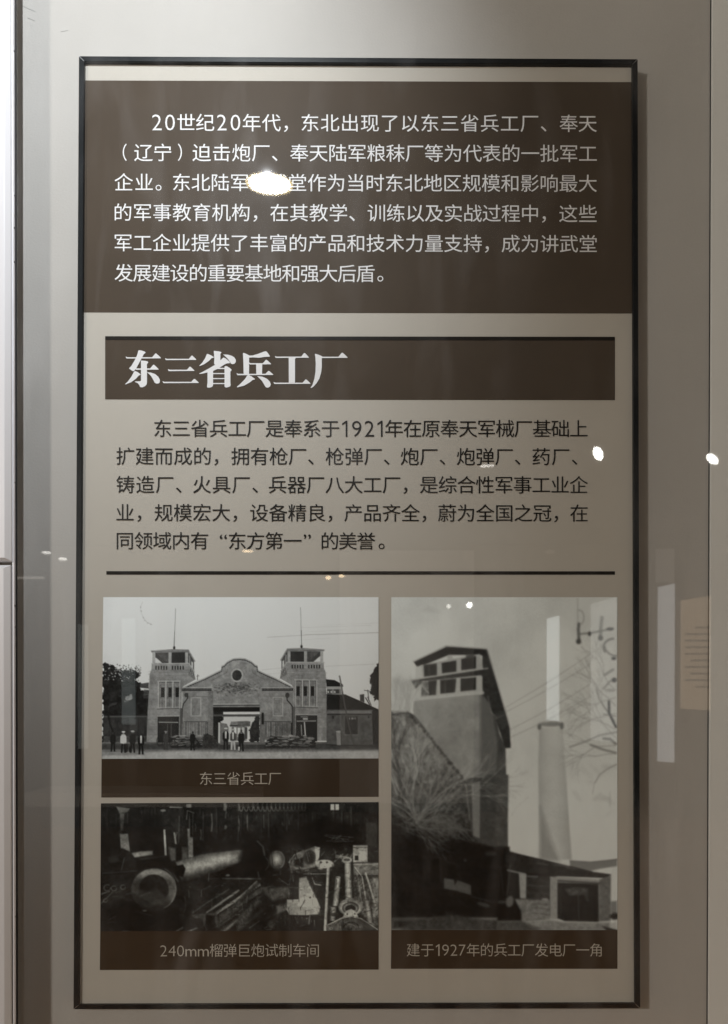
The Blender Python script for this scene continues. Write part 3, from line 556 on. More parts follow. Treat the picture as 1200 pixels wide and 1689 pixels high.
    P.poly([(790, 940), (878, 905), (874, 1258), (785, 1265)], 80, soft=2, tex=10, ts=5); P.line([(470, 950), (790, 970)], 14, 50, .8, 2)
    P.poly([(465, 965), (780, 975), (782, 1268), (520, 1262), (465, 1240)], 30, soft=2, tex=6)
    P.poly([(520, 1010), (600, 1000), (700, 1010), (700, 1110), (665, 1060), (560, 1065)], 62, soft=4, tex=16, ts=4); P.line([(625, 1000), (630, 1255)], 9, 58, .8, 2); P.line([(488, 1000), (488, 1240)], 8, 50, .8, 2)
    P.poly([(130, 1090), (405, 1100), (405, 1250), (200, 1270)], 92, soft=3, tex=16, ts=4)
    for y in (1125, 1160, 1200): P.line([(270, y), (405, y+12)], 7, 58, .6, 2)
    P.poly([(0, 1110), (60, 1120), (120, 1080), (180, 1180), (190, 1265), (0, 1260)], 20, soft=4); P.ell(95, 1110, 30, 44, 92, .8, .2, 3); P.ell(35, 1115, 34, 14, 60, .8, 0, 3)
    P.poly([(880, 850), (925, 840), (925, 1110), (878, 1110)], 150, soft=2); P.poly([(876, 1110), (925, 1105), (925, 1210), (874, 1200)], 92, soft=3)
    P.ell(905, 1225, 34, 26, 30, soft=4); P.poly([(870, 1280), (925, 1265), (925, 1334), (860, 1334)], 128, soft=4)
    P.poly([(0, 1262), (200, 1262), (420, 1252), (520, 1268), (790, 1272), (870, 1270), (870, 1340), (0, 1340)], 98, soft=4, tex=12, ts=5)
    P.poly([(0, 1270), (180, 1260), (330, 1320), (300, 1340), (0, 1340)], 62, soft=5, tex=12); P.poly([(810, 1300), (925, 1330), (925, 1340), (850, 1340)], 36, soft=3)
    P.blur(.95); P.v = np.where(P.v < 110, P.v-9*np.clip((110-P.v)/40, 0, 1), P.v); P.v += P.rs.normal(0, 1.8, P.v.shape)
    return P
# ---------------------------------------------------------------- measuring: photo pixel -> point on a vertical plane of the place
def at(px, py, Y):
    d = ROT @ np.array([(px-PX0)/FOC, 1.0, -(py-PY0)/FOC]); t = (Y-CAM[1])/d[1]; return CAM+d*t
def atn(P, Y):
    P = np.asarray(P, float); d = np.stack([(P[:, 0]-PX0)/FOC, np.ones(len(P)), -(P[:, 1]-PY0)/FOC], 1) @ ROT.T
    t = (Y-CAM[1])/d[:, 1]; return CAM+d*t[:, None]
WALL, GLASS, FAR, CEIL = 0.020, -0.022, -8.1, 3.27
def mir(px, py, Yr=None, Zr=None):
    """the real point of the room that the glass shows mirrored at this pixel"""
    d = ROT @ np.array([(px-PX0)/FOC, 1.0, -(py-PY0)/FOC])
    t = (2*GLASS-Yr-CAM[1])/d[1] if Yr is not None else (Zr-CAM[2])/d[2]
    p = CAM+d*t; p[1] = 2*GLASS-p[1]; return p
# ---------------------------------------------------------------- helpers
def tag(o, label=None, cat=None, group=None, kind=None):
    if label: o['label'] = label
    if cat: o['category'] = cat
    if group: o['group'] = group
    if kind: o['kind'] = kind
    return o
def empty(name, loc, *a, **k):
    o = bpy.data.objects.new(name, None); COL.objects.link(o); o.location = loc; return tag(o, *a, **k)
def obj(name, verts, faces, mat, parent=None, smooth=False, bevel=0.0):
    me = bpy.data.meshes.new(name); me.from_pydata([tuple(map(float, v)) for v in verts], [], faces); me.materials.append(mat)
    if smooth: me.polygons.foreach_set('use_smooth', [True]*len(me.polygons))
    o = bpy.data.objects.new(name, me); COL.objects.link(o)
    if parent:
        o.parent = parent; q = parent; off = Vector((0, 0, 0))
        while q: off += q.location; q = q.parent
        me.transform(Matrix.Translation(-off))
    if bevel:
        m = o.modifiers.new('bevel', 'BEVEL'); m.width = bevel; m.segments = 2; m.limit_method = 'ANGLE'
    return o
def boxv(x0, x1, y0, y1, z0, z1):
    return [(x, y, z) for x in (x0, x1) for y in (y0, y1) for z in (z0, z1)]
BF = [(0, 1, 3, 2), (4, 6, 7, 5), (0, 4, 5, 1), (2, 3, 7, 6), (0, 2, 6, 4), (1, 5, 7, 3)]
def box(name, x0, x1, y0, y1, z0, z1, mat, parent=None, bevel=0.0):
    return obj(name, boxv(x0, x1, y0, y1, z0, z1), BF, mat, parent, bevel=bevel)
def sheet(name, quad, Y, mat, parent, thick=0.0003):
    """a thin printed film: four photo corners (tl, tr, br, bl) laid on the board plane Y, with real thickness"""
    f = atn(quad, Y); b = f.copy(); b[:, 1] += thick
    v = np.vstack([f, b]); return obj(name, v, [(3, 2, 1, 0), (4, 5, 6, 7), (0, 1, 5, 4), (1, 2, 6, 5), (2, 3, 7, 6), (3, 0, 4, 7)], mat, parent)
def mat(name, col, rough=.5, spec=.5, metal=0., nz=None, nscale=8., bump=0., bscale=200., emit=None, es=0., rv=0.):
    m = bpy.data.materials.new(name); m.use_nodes = True; nt = m.node_tree; b = nt.nodes['Principled BSDF']
    b.inputs['Base Color'].default_value = (*col, 1); b.inputs['Roughness'].default_value = rough
    b.inputs['Specular IOR Level'].default_value = spec; b.inputs['Metallic'].default_value = metal
    tc = nt.nodes.new('ShaderNodeTexCoord')
    if nz:
        n = nt.nodes.new('ShaderNodeTexNoise'); n.inputs['Scale'].default_value = nscale; n.inputs['Detail'].default_value = 6; n.inputs['Roughness'].default_value = .6
        nt.links.new(tc.outputs['Object'], n.inputs['Vector'])
        r = nt.nodes.new('ShaderNodeValToRGB'); r.color_ramp.elements[0].position = .3; r.color_ramp.elements[1].position = .7
        r.color_ramp.elements[0].color = (*[c*(1-nz) for c in col], 1); r.color_ramp.elements[1].color = (*[min(1, c*(1+nz)) for c in col], 1)
        nt.links.new(n.outputs[0], r.inputs[0]); nt.links.new(r.outputs[0], b.inputs['Base Color'])
        if rv:
            q = nt.nodes.new('ShaderNodeMapRange'); q.inputs[3].default_value = rough-rv; q.inputs[4].default_value = rough+rv
            nt.links.new(n.outputs[0], q.inputs[0]); nt.links.new(q.outputs[0], b.inputs['Roughness'])
    if bump:
        n2 = nt.nodes.new('ShaderNodeTexNoise'); n2.inputs['Scale'].default_value = bscale; n2.inputs['Detail'].default_value = 4
        nt.links.new(tc.outputs['Object'], n2.inputs['Vector'])
        bp = nt.nodes.new('ShaderNodeBump'); bp.inputs['Strength'].default_value = bump; bp.inputs['Distance'].default_value = .001
        nt.links.new(n2.outputs[0], bp.inputs['Height']); nt.links.new(bp.outputs[0], b.inputs['Normal'])
    if emit: b.inputs['Emission Color'].default_value = (*emit, 1); b.inputs['Emission Strength'].default_value = es
    return m
def lin(v): v = np.asarray(v, float)/255.; return np.where(v <= .04045, v/12.92, ((v+.055)/1.055)**2.4)
M_wall = mat('wall_paint', (.46, .443, .425),   .62, .3, nz=.035, nscale=4, bump=.3, bscale=260)
M_side = mat('side_wall_paint', (.75, .755, .745), .45, .35, nz=.015, nscale=3, bump=.1, bscale=260)
M_board = mat('board_ivory_print', (.51, .482, .438), .48, .06, nz=.025, nscale=5, bump=.04, bscale=500)
M_brown = mat('brown_print', (.076, .059, .045), .45, .05, nz=.13, nscale=3.2, bump=.04, bscale=500)  # greyer mottling puts the haze over the header into the colour
M_cap = mat('caption_brown_print', (.054, .037, .024), .45, .05, nz=.06, nscale=5)
M_dark = mat('dark_print', (.014, .012, .010), .42, .12, nz=.1, nscale=9)
M_white = mat('white_lettering', (.80, .80, .82), .5, .06, nz=.02, nscale=30)
M_cream = mat('caption_lettering', (.56, .52, .46), .5, .06, nz=.02, nscale=30)
M_black = mat('black_lettering', (.007, .006, .005), .45, .3, nz=.1, nscale=30)
M_frame = mat('black_anodised_aluminium', (.006, .008, .010), .36, .22, nz=.15, nscale=14, bump=.05, bscale=400)
M_alu = mat('bare_aluminium', (.62, .63, .64), .35, .5, metal=1.0)
M_post = mat('white_lacquer', (.63, .645, .665), .35, .5, nz=.012, nscale=5)
M_steel = mat('grey_edge_profile', (.74, .76, .80), .4, .5, nz=.06, nscale=20)
M_gask = mat('black_rubber', (.012, .012, .013), .6, .4)
M_slot = mat('dark_slot', (.03, .03, .032), .8, .2)
M_core = mat('board_core', (.45, .43, .40), .7, .2)
# glass: clear body, weak mirror by viewing angle
M_glass = bpy.data.materials.new('clear_glass'); M_glass.use_nodes = True; _n = M_glass.node_tree; _n.nodes.clear()
_o = _n.nodes.new('ShaderNodeOutputMaterial'); _m = _n.nodes.new('ShaderNodeMixShader'); _t = _n.nodes.new('ShaderNodeBsdfTransparent'); _g = _n.nodes.new('ShaderNodeBsdfGlossy')
_t.inputs[0].default_value = (.985, .993, .988, 1); _g.inputs['Roughness'].default_value = 0.018
_ge = _n.nodes.new('ShaderNodeNewGeometry'); _d = _n.nodes.new('ShaderNodeVectorMath'); _d.operation = 'DOT_PRODUCT'
_n.links.new(_ge.outputs['Normal'], _d.inputs[0]); _n.links.new(_ge.outputs['Incoming'], _d.inputs[1])
def _math(op, a, b=None):
    q = _n.nodes.new('ShaderNodeMath'); q.operation = op
    for i, v in enumerate((a, b)):
        if v is None: continue
        if isinstance(v, (int, float)): q.inputs[i].default_value = v
        else: _n.links.new(v, q.inputs[i])
    return q.outputs[0]
_f = _math('ADD', _math('MULTIPLY', _math('POWER', _math('SUBTRACT', 1.0, _math('ABSOLUTE', _d.outputs['Value'])), 5.0), .95), .042)
_n.links.new(_f, _m.inputs[0]); _n.links.new(_t.outputs[0], _m.inputs[1]); _n.links.new(_g.outputs[0], _m.inputs[2]); 
# pale streaky film put into the glass, imitating haze and mirrored streaks
_tc = _n.nodes.new('ShaderNodeTexCoord'); _mp = _n.nodes.new('ShaderNodeMapping'); _mp.inputs['Scale'].default_value = (13, 1, 3.2); _n.links.new(_tc.outputs['Object'], _mp.inputs[0])
_w = _n.nodes.new('ShaderNodeTexNoise'); _w.inputs['Scale'].default_value = 1.0; _w.inputs['Detail'].default_value = 5; _w.inputs['Distortion'].default_value = .7; _n.links.new(_mp.outputs[0], _w.inputs['Vector'])
_w2 = _n.nodes.new('ShaderNodeTexNoise'); _w2.inputs['Scale'].default_value = 2.2; _w2.inputs['Detail'].default_value = 3; _n.links.new(_tc.outputs['Object'], _w2.inputs['Vector'])
_r1 = _n.nodes.new('ShaderNodeMapRange'); _r1.inputs[1].default_value = .47; _r1.inputs[2].default_value = .72; _r1.inputs[3].default_value = 0; _r1.inputs[4].default_value = .042; _n.links.new(_w.outputs[0], _r1.inputs[0])
_r2 = _n.nodes.new('ShaderNodeMapRange'); _r2.inputs[1].default_value = .38; _r2.inputs[2].default_value = .68; _r2.inputs[3].default_value = .1; _r2.inputs[4].default_value = 1.0; _n.links.new(_w2.outputs[0], _r2.inputs[0])
_sm = _math('ADD', _math('MULTIPLY', _r1.outputs[0], _r2.outputs[0]), .001)
_df = _n.nodes.new('ShaderNodeBsdfDiffuse'); _df.inputs[0].default_value = (.8, .8, .8, 1)
_m2 = _n.nodes.new('ShaderNodeMixShader'); _n.links.new(_sm, _m2.inputs[0]); _n.links.new(_m.outputs[0], _m2.inputs[1]); _n.links.new(_df.outputs[0], _m2.inputs[2]); _n.links.new(_m2.outputs[0], _o.inputs[0])

# ---------------------------------------------------------------- setting: the recess round the board
YP = -.034; XL = at(24.8, 900, YP+.009)[0]; XR = at(1168, 800, WALL)[0]; Z0, Z1 = .62, 3.05
tag(box('back_wall', XL-.35, XR+.02, WALL, WALL+.06, Z0, Z1, M_wall), kind='structure')
side = box('side_panel', XR+.0014, XR+.40, WALL-.004, WALL-.0002, Z0, Z1, M_side, bevel=.0012)
tag(side, 'plain white wall panel right of the display board, behind the glass', 'wall panel')
gp = box('panel_joint', XR, XR+.0012, WALL-.0012, WALL-.0003, Z0, Z1, M_slot, side)
# ---------------------------------------------------------------- glass pane in front
gl = box('glass_pane', XL+.001, XR+.45, GLASS, GLASS+.004, Z0, Z1, M_glass)
tag(gl, 'large clear glass pane in front of the whole display board, mirroring room lights', 'glass pane')

# ---------------------------------------------------------------- white post at the left edge
post = empty('cabinet_post', (at(5, 900, YP)[0], YP, Z0), 'white lacquered upright with slotted grey edge at the left side of the glass', 'cabinet post')
def post_panel(ya, yb):
    za = at(5, ya, YP)[2]; zb = at(5, yb, YP)[2]; c = .006
    xa = at(-160, 900, YP)[0]; xb = at(17.5, (ya+yb)/2, YP)[0]; xc = at(9.5, (ya+yb)/2, YP)[0]; cz = .005
    f = [(xa, YP-c, za-cz), (xc, YP-c, za-cz), (xc, YP-c, zb+cz), (xa, YP-c, zb+cz)]
    m = [(xa, YP, za), (xb, YP, za), (xb, YP, zb), (xa, YP, zb)]
    b = [(x, YP+.010, z) for x, y, z in m]
    obj('moulded_panel', f+m+b, [(3, 2, 1, 0), (0, 1, 5, 4), (1, 2, 6, 5), (2, 3, 7, 6), (3, 0, 4, 7), (4, 5, 9, 8), (5, 6, 10, 9), (6, 7, 11, 10), (7, 4, 8, 11), (8, 9, 10, 11)], M_post, post, bevel=.0008)
post_panel(-330, 926.5); post_panel(932, 1900)
xs = at(18, 900, YP)[0]
sp = obj('edge_profile', boxv(xs, XL+.0006, YP+.003, GLASS-.0035, Z0, Z1), BF, M_steel, post, bevel=.0006)
for y0, y1 in ((92, 127), (325, 360), (560, 596), (797, 830), (1034, 1068), (1270, 1304), (1507, 1540)):
    za, zb = at(22, y0, GLASS)[2], at(22, y1, GLASS)[2]
    obj('bracket_slot', boxv(XL-.0022, XL+.0010, YP+.0045, YP+.0065, zb, za), BF, M_post, sp)
for y in (90, 327, 380, 436, 798, 1000, 1035, 1510):
    z = at(22, y, GLASS)[2]; obj('screw_hole', boxv(XL-.001, XL+.0012, YP+.005, YP+.0062, z-.0012, z+.0012), BF, M_slot, sp)
gk = obj('glass_gasket', boxv(XL-.004, at(27.6, 900, GLASS-.002)[0], GLASS-.003, GLASS-.0005, Z0, Z1), BF, M_gask, post)

# ---------------------------------------------------------------- the display board
BC = at(590, 880, 0)
board = empty('display_board', (BC[0], 0, at(590, 1664, 0)[2]), 'tall black framed exhibition board with Chinese text and three old photographs', 'display board')
YF = -.006
OUT = [(129.5, 92), (1051.7, 97), (1056, 1663.5), (120.5, 1665)]; INN = [(138.6, 101.2), (1042.9, 106.2), (1047.2, 1655.4), (129.3, 1657.6)]
fo = atn(OUT, YF); fi = atn(INN, YF)
PR = [(0, .0195), (0, -.0052), (.09, YF), (.91, YF), (1, -.0052), (1, .0008)]
for k in range(4):
    a, b = k, (k+1) % 4; v = []
    dx = (fo[b]-fo[a])/np.linalg.norm(fo[b]-fo[a])*.00025
    for c, sg in ((a, 1), (b, -1)):
        for t, y in PR:
            p = fo[c]*(1-t)+fi[c]*t+dx*sg; v.append((p[0], y, p[2]))
    n = len(PR); fc = [(i, i+1, i+1+n, i+n) for i in range(n-1)]+[tuple(range(n-1, -1, -1)), tuple(range(n, 2*n)), (n-1, 0, n, 2*n-1)]
    rl = obj('frame_rail', v, fc, M_frame, board)
for k in range(4):   # bare mitre edges at the corners
    o_, i_ = fo[k], fi[k]; d = (i_-o_)/np.linalg.norm(i_-o_); nn = np.array([-d[2], 0, d[0]])*.00032
    q = [o_+d*.0006-nn, o_+d*.0006+nn, i_-d*.0006+nn, i_-d*.0006-nn]
    v = [(p[0], YF-.0002, p[2]) for p in q]+[(p[0], .01, p[2]) for p in q]
    obj('mitre_edge', v, [(0, 1, 2, 3), (7, 6, 5, 4), (0, 4, 5, 1), (1, 5, 6, 2), (2, 6, 7, 3), (3, 7, 4, 0)], M_alu, board)
pq = atn([(134, 97), (1047, 101), (1051.5, 1659.5), (125, 1661)], 0)
face = obj('board_face', list(pq)+[(p[0], .012, p[2]) for p in pq], [(3, 2, 1, 0), (4, 5, 6, 7), (0, 1, 5, 4), (1, 2, 6, 5), (2, 3, 7, 6), (3, 0, 4, 7)], M_board, board)
L1, L2 = -.0005, -.0010
hp = sheet('header_panel', [(136, 132.6), (1045, 135.4), (1045, 517), (137, 515)], L1, M_brown, board)
tb = sheet('title_bar', [(173, 556), (1014, 557), (1014, 660), (173, 658.5)], L1, M_brown, board)
sheet('bar_top_stripe', [(173, 554.5), (1014, 555.5), (1014, 561.5), (173, 560.5)], L2, M_dark, tb)
sheet('rule_line', [(175, 942), (1014, 942.3), (1014, 948), (175, 947.8)], L1, M_dark, board)
c1 = sheet('caption_bar', [(167.2, 1251), (624, 1250.5), (624, 1314.3), (166.6, 1315.4)], L1, M_cap, board)
c2 = sheet('caption_bar', [(165, 1535.5), (624, 1534.5), (624, 1599.3), (164.2, 1600)], L1, M_cap, board)
c3 = sheet('caption_bar', [(645, 1533.5), (1018, 1533.5), (1018, 1598), (644.4, 1598)], L1, M_cap, board)

# lettering: outlines of each character laid on the board
_cache = {}
def glyph(ch, off=0.0):
    k = (ch, off)
    if ch == '1': _cache[k] = (np.array([(.180, 0), (.252, 0), (.252, .69), (.198, .69), (.03, .575), (.03, .497), (.180, .600)]), [tuple(range(7))])
    if k not in _cache:
        c = bpy.data.curves.new('letter', 'FONT'); c.body = ch; c.size = 1; c.resolution_u = 3; c.offset = off
        o = bpy.data.objects.new('letter', c); COL.objects.link(o)
        dg = bpy.context.evaluated_depsgraph_get(); dg.update()
        m = bpy.data.meshes.new_from_object(o.evaluated_get(dg))
        v = np.array([w.co[:2] for w in m.vertices]); f = [tuple(p.vertices) for p in m.polygons]
        bpy.data.objects.remove(o); bpy.data.curves.remove(c); bpy.data.meshes.remove(m); _cache[k] = (v, f)
    return _cache[k]
def letters(name, segs, mat_, parent, Y=L2, off=0.0):
    for s_ in segs: letters1(name, [s_], mat_, parent, Y, off+(-.009 if s_[0].isdigit() else 0.0))
def letters1(name, segs, mat_, parent, Y=L2, off=0.0):
    """segs: (text, ink left, ink right, y centre left, y centre right, width of an em, height of an em), photo pixels"""
    V, F = [], []
    for txt, x0, x1, ya, yb, sx, sy in segs:
        G = [glyph(c, off) for c in txt]
        G = [(v-np.array([v[:, 0].min(), 0]), f) if c.isdigit() else (v, f) for (v, f), c in zip(G, txt)]
        adv = [(g_[0][:, 0].max()+(.10 if c != '1' else .16)) *sx if c.isdigit() else ( .80 if c == 'm' else 1.0)*sx for c, g_ in zip(txt, G)]
        lo = G[0][0][:, 0].min()*sx; hi = G[-1][0][:, 0].max()*sx
        nat = sum(adv[:-1])+hi-lo; extra = (x1-x0-nat)/max(len(txt)-1, 1) if x1 else 0
        x = x0-lo; X1 = x1 or x0+nat
        for (v, f), a in zip(G, adv):
            px = x+v[:, 0]*sx; t = (px-x0)/max(X1-x0, 1); py = ya+(yb-ya)*t+(.383-v[:, 1])*sy
            n = sum(len(q) for q in V); V.append(np.stack([px, py], 1)); F += [tuple(i+n for i in q) for q in f]
            x += a+extra
    P = atn(np.vstack(V), Y); return obj(name, P, F, mat_, parent)
A, B = 32.4, 31.2
letters('text_line', [('20', 250.5, 288, 200.4, 200.4, 38, 38.5), ('世纪', 292, 353, 201.8, 202, A, B), ('20', 357.5, 396, 200.6, 200.6, 38, 38.5), ('年代，', 400, 474.5, 202.3, 202.4, A, B), ('东北出现了以东三省兵工厂、', 497, 901, 202.4, 203.3, A, B), ('奉天', 922.5, 984, 203.3, 203.4, A, B)], M_white, hp)
letters('text_line', [('（', 202, None, 251, 251, 26, 30), ('辽宁', 221, 282, 251.5, 251.5, A, B), ('）', 293, None, 251, 251, 26, 30), ('迫击炮厂、', 317, 457.5, 251.6, 252, A, B), ('奉天陆军粮秣厂等为代表的一批军工', 478, 984, 252, 253, A, B)], M_white, hp)
letters('text_line', [('企业。', 188.5, 266, 300.3, 300.5, A, B), ('东北陆军讲武堂作为当时东北地区规模和影响最大', 285, 984, 300.6, 302.4, A, B)], M_white, hp)
letters('text_line', [('的军事教育机构，', 188.8, 424, 350, 350.4, A, B), ('在其教学、', 445.5, 585, 350.6, 351, A, B), ('训练以及实战过程中，', 606, 900, 351, 352, A, B), ('这些', 922, 984, 352.2, 352.4, A, B)], M_white, hp)
letters('text_line', [('军工企业提供了丰富的产品和技术力量支持，', 188.8, 806, 400, 401.5, A, B), ('成为讲武堂', 827, 984, 401.6, 402, A, B)], M_white, hp)
letters('text_line', [('发展建设的重要基地和强大后盾', 188.5, 617.5, 449.8, 451, A, B), ('。', 622, None, 450.5, 450.5, A, B)], M_white, hp)
A, B = 32.2, 31.0
letters('text_line', [('东三省兵工厂是奉系于', 254, 559, 706.4, 706.6, A, B), ('1921', 564, 630.5, 705.6, 705.6, 38, 38.5), ('年在原奉天军械厂基础上', 635, 969, 706.6, 706.8, A, B)], M_black, face)
letters('text_line', [('扩建而成的，', 191.5, 359.5, 752, 752.3, A, B), ('拥有枪厂、', 381, 517, 752.4, 752.6, A, B), ('枪弹厂、', 536.5, 642, 752.6, 752.8, A, B), ('炮厂、', 660.5, 734, 752.8, 753, A, B), ('炮弹厂、', 753, 858, 753, 753, A, B), ('药厂、', 878, 952, 753, 753.2, A, B)], M_black, face)
letters('text_line', [('铸造厂、', 191.5, 299, 798.8, 799, A, B), ('火具厂、', 318, 425, 799, 799.2, A, B), ('兵器厂八大工厂，', 443, 671.5, 799.2, 799.4, A, B), ('是综合性军事工业企', 692, 969.5, 799.4, 799.6, A, B)], M_black, face)
letters('text_line', [('业，', 191.5, 232.5, 845.2, 845.3, A, B), ('规模宏大，', 254.5, 390.5, 845.3, 845.5, A, B), ('设备精良，', 412, 547.5, 845.6, 845.8, A, B), ('产品齐全，', 567.5, 702.5, 845.8, 846, A, B), ('蔚为全国之冠，', 722, 920, 846, 846.2, A, B), ('在', 940, 969.5, 846.2, 846.2, A, B)], M_black, face)
letters('text_line', [('同领域内有', 192, 343, 891.5, 891.8, A, B), ('“', 362, None, 891, 891, 34, 31), ('东方第一', 377, 497, 892, 892, A, B), ('”', 500.5, None, 891, 891, 34, 31), ('的美誉', 530, 618.5, 892.2, 892.2, A, B), ('。', 624, None, 892, 892, A, B)], M_black, face)
letters('caption_text', [('东三省兵工厂', 329.5, 463, 1284, 1284, 23.6, 23.6)], M_cream, c1, off=-.006)
letters('caption_text', [('240', 264, 303, 1567.3, 1567.3, 27.5, 27), ('mm', 305.5, 344, 1567.3, 1567.3, 28, 27), ('榴弹巨炮试制车间', 345.5, 525.5, 1567.5, 1567.5, 23.6, 23.6)], M_cream, c2, off=-.006)
letters('caption_text', [('建于', 670.5, 715, 1566.8, 1566.8, 23.6, 23.6), ('1927', 718.5, 767.5, 1566, 1566, 27.5, 27.5), ('年的兵工厂发电厂一角', 769.5, 992, 1566.8, 1566.9, 23.6, 23.6)], M_cream, c3, off=-.006)

# the six heavy serif characters of the title, one polygon per stroke (photo crops of 130 px, 9.23 x)
def C(x, y): return (200+x/9.2308, 570+y/9.2308)
def D_(x, y): return (320+x/9.2308, 570+y/9.2308)
def E_(x, y): return (450+x/9.2308, 570+y/9.2308)
def serif_bar(T, x0, x1, y0, y1, sx, top):   # thin horizontal with a triangular right shoulder
    m = (y0+y1)/2; w = x1-sx
    return [T(x0, y0-12), T(x0+22, y0), T(sx, y0), T(sx+w*.28, top+(y0-top)*.25), T(sx+w*.38, top), T(sx+w*.48, top+3), T(sx+w*.72, top+(y1-top)*.42), T(x1, y1-7), T(x1-3, y1), T(x0+14, y1+3), T(x0+2, y0+6)]
ST = [
 [serif_bar(C, 66, 601, 178, 194, 466, 119)], [serif_bar(C, 210, 566, 348, 366, 436, 290)],
 [[C(256, 78), C(268, 70), C(300, 74), C(345, 88), C(368, 104), C(360, 116), C(338, 130), C(325, 160), C(225, 345), C(205, 372), C(186, 390), C(165, 386), C(116, 350), C(118, 342), C(150, 310), C(200, 225), C(230, 165), C(246, 120)]],
 [[C(296, 236), C(302, 228), C(360, 232), C(400, 242), C(408, 258), C(404, 266), C(388, 278), C(388, 560), C(380, 596), C(352, 622), C(318, 636), C(284, 632), C(272, 604), C(250, 574), C(205, 552), C(207, 545), C(285, 543), C(298, 530)]],
 [[C(206, 386), C(245, 402), C(292, 438), C(288, 446), C(262, 456), C(225, 500), C(150, 556), C(62, 591), C(55, 586), C(92, 552), C(150, 476), C(190, 398)]],
 [[C(388, 404), C(450, 412), C(510, 432), C(560, 474), C(584, 520), C(584, 556), C(566, 576), C(536, 580), C(508, 568), C(490, 534), C(450, 462)]],
 [serif_bar(C, 665, 1138, 202, 218, 1026, 152)], [serif_bar(C, 708, 1110, 368, 386, 996, 320)], [serif_bar(C, 627, 1176, 552, 569, 1062, 506)],
 [[D_(200, 126), D_(245, 142), D_(300, 175), D_(296, 183), D_(266, 192), D_(220, 236), D_(150, 285), D_(82, 312), D_(76, 305), D_(120, 262), D_(165, 195), D_(190, 133)]],
 [[D_(298, 84), D_(302, 79), D_(380, 88), D_(414, 100), D_(412, 108), D_(398, 124), D_(398, 226), D_(438, 186), D_(446, 182), D_(480, 196), D_(544, 250), D_(544, 258), D_(536, 268), D_(500, 270), D_(470, 282), D_(384, 338), D_(464, 340), D_(464, 357), D_(350, 357), D_(287, 386), D_(287, 590), D_(284, 615), D_(268, 632), D_(226, 642), D_(200, 638), D_(193, 626), D_(202, 560), D_(202, 408), D_(140, 424), D_(82, 432), D_(76, 425), D_(150, 388), D_(240, 338), D_(320, 290), D_(306, 284), D_(302, 272), D_(306, 200)]],
 [[D_(440, 134), D_(510, 138), D_(570, 154), D_(610, 180), D_(632, 214), D_(632, 250), D_(614, 276), D_(586, 284), D_(560, 276), D_(540, 240), D_(500, 190)]],
 [[D_(461, 318), D_(484, 310), D_(496, 314), D_(540, 340), D_(570, 368), D_(564, 384), D_(550, 396), D_(550, 560), D_(554, 600), D_(546, 622), D_(516, 634), D_(484, 638), D_(466, 632), D_(461, 620)]],
 [[D_(287, 418), D_(462, 418), D_(462, 434), D_(287, 434)]], [[D_(287, 495), D_(462, 495), D_(462, 510), D_(287, 510)]], [[D_(287, 570), D_(462, 570), D_(462, 586), D_(287, 586)]],
 [[D_(741, 120), D_(752, 110), D_(800, 130), D_(842, 152), D_(890, 150), D_(970, 126), D_(1050, 96), D_(1085, 86), D_(1100, 90), D_(1130, 126), D_(1154, 162), D_(1146, 170), D_(1080, 172), D_(990, 186), D_(900, 180), D_(836, 184), D_(834, 430), D_(752, 430), D_(748, 250)]],
 [serif_bar(D_, 834, 1170, 268, 285, 1045, 215)], [[D_(942, 285), D_(1036, 285), D_(1032, 430), D_(944, 430)]],
 [serif_bar(D_, 646, 1204, 430, 448, 1084, 384)],
 [[D_(828, 448), D_(870, 468), D_(924, 508), D_(918, 518), D_(888, 524), D_(846, 560), D_(760, 610), D_(656, 636), D_(648, 628), D_(700, 584), D_(770, 512), D_(806, 456)]],
 [[D_(958, 464), D_(1040, 474), D_(1110, 506), D_(1152, 550), D_(1166, 590), D_(1154, 624), D_(1122, 642), D_(1090, 634), D_(1070, 604), D_(1030, 536)]],
 [serif_bar(E_, 30, 546, 168, 185, 428, 112)], [[E_(238, 184), E_(346, 184), E_(334, 210), E_(334, 564), E_(240, 564)]], [serif_bar(E_, 10, 570, 565, 582, 450, 514)],
 [serif_bar(E_, 700, 1136, 170, 187, 994, 108)],
 [[E_(636, 132), E_(648, 126), E_(700, 142), E_(750, 164), E_(750, 186), E_(742, 196), E_(742, 330), E_(732, 410), E_(706, 500), E_(660, 576), E_(610, 630), E_(578, 648), E_(572, 640), E_(600, 596), E_(628, 510), E_(646, 400), E_(650, 280), E_(644, 170)]],
]
from mathutils.geometry import tessellate_polygon
V, F = [], []; zl = 0
for k, st in enumerate(ST):
    for pl in st:
        P = atn(pl, L2-.00002*k); n = len(V); V += [tuple(p) for p in P]
        F += [tuple(n+i for i in t) for t in tessellate_polygon([[Vector((p[0], p[2], 0)) for p in P]])]
obj('title_lettering', V, F, M_white, tb)

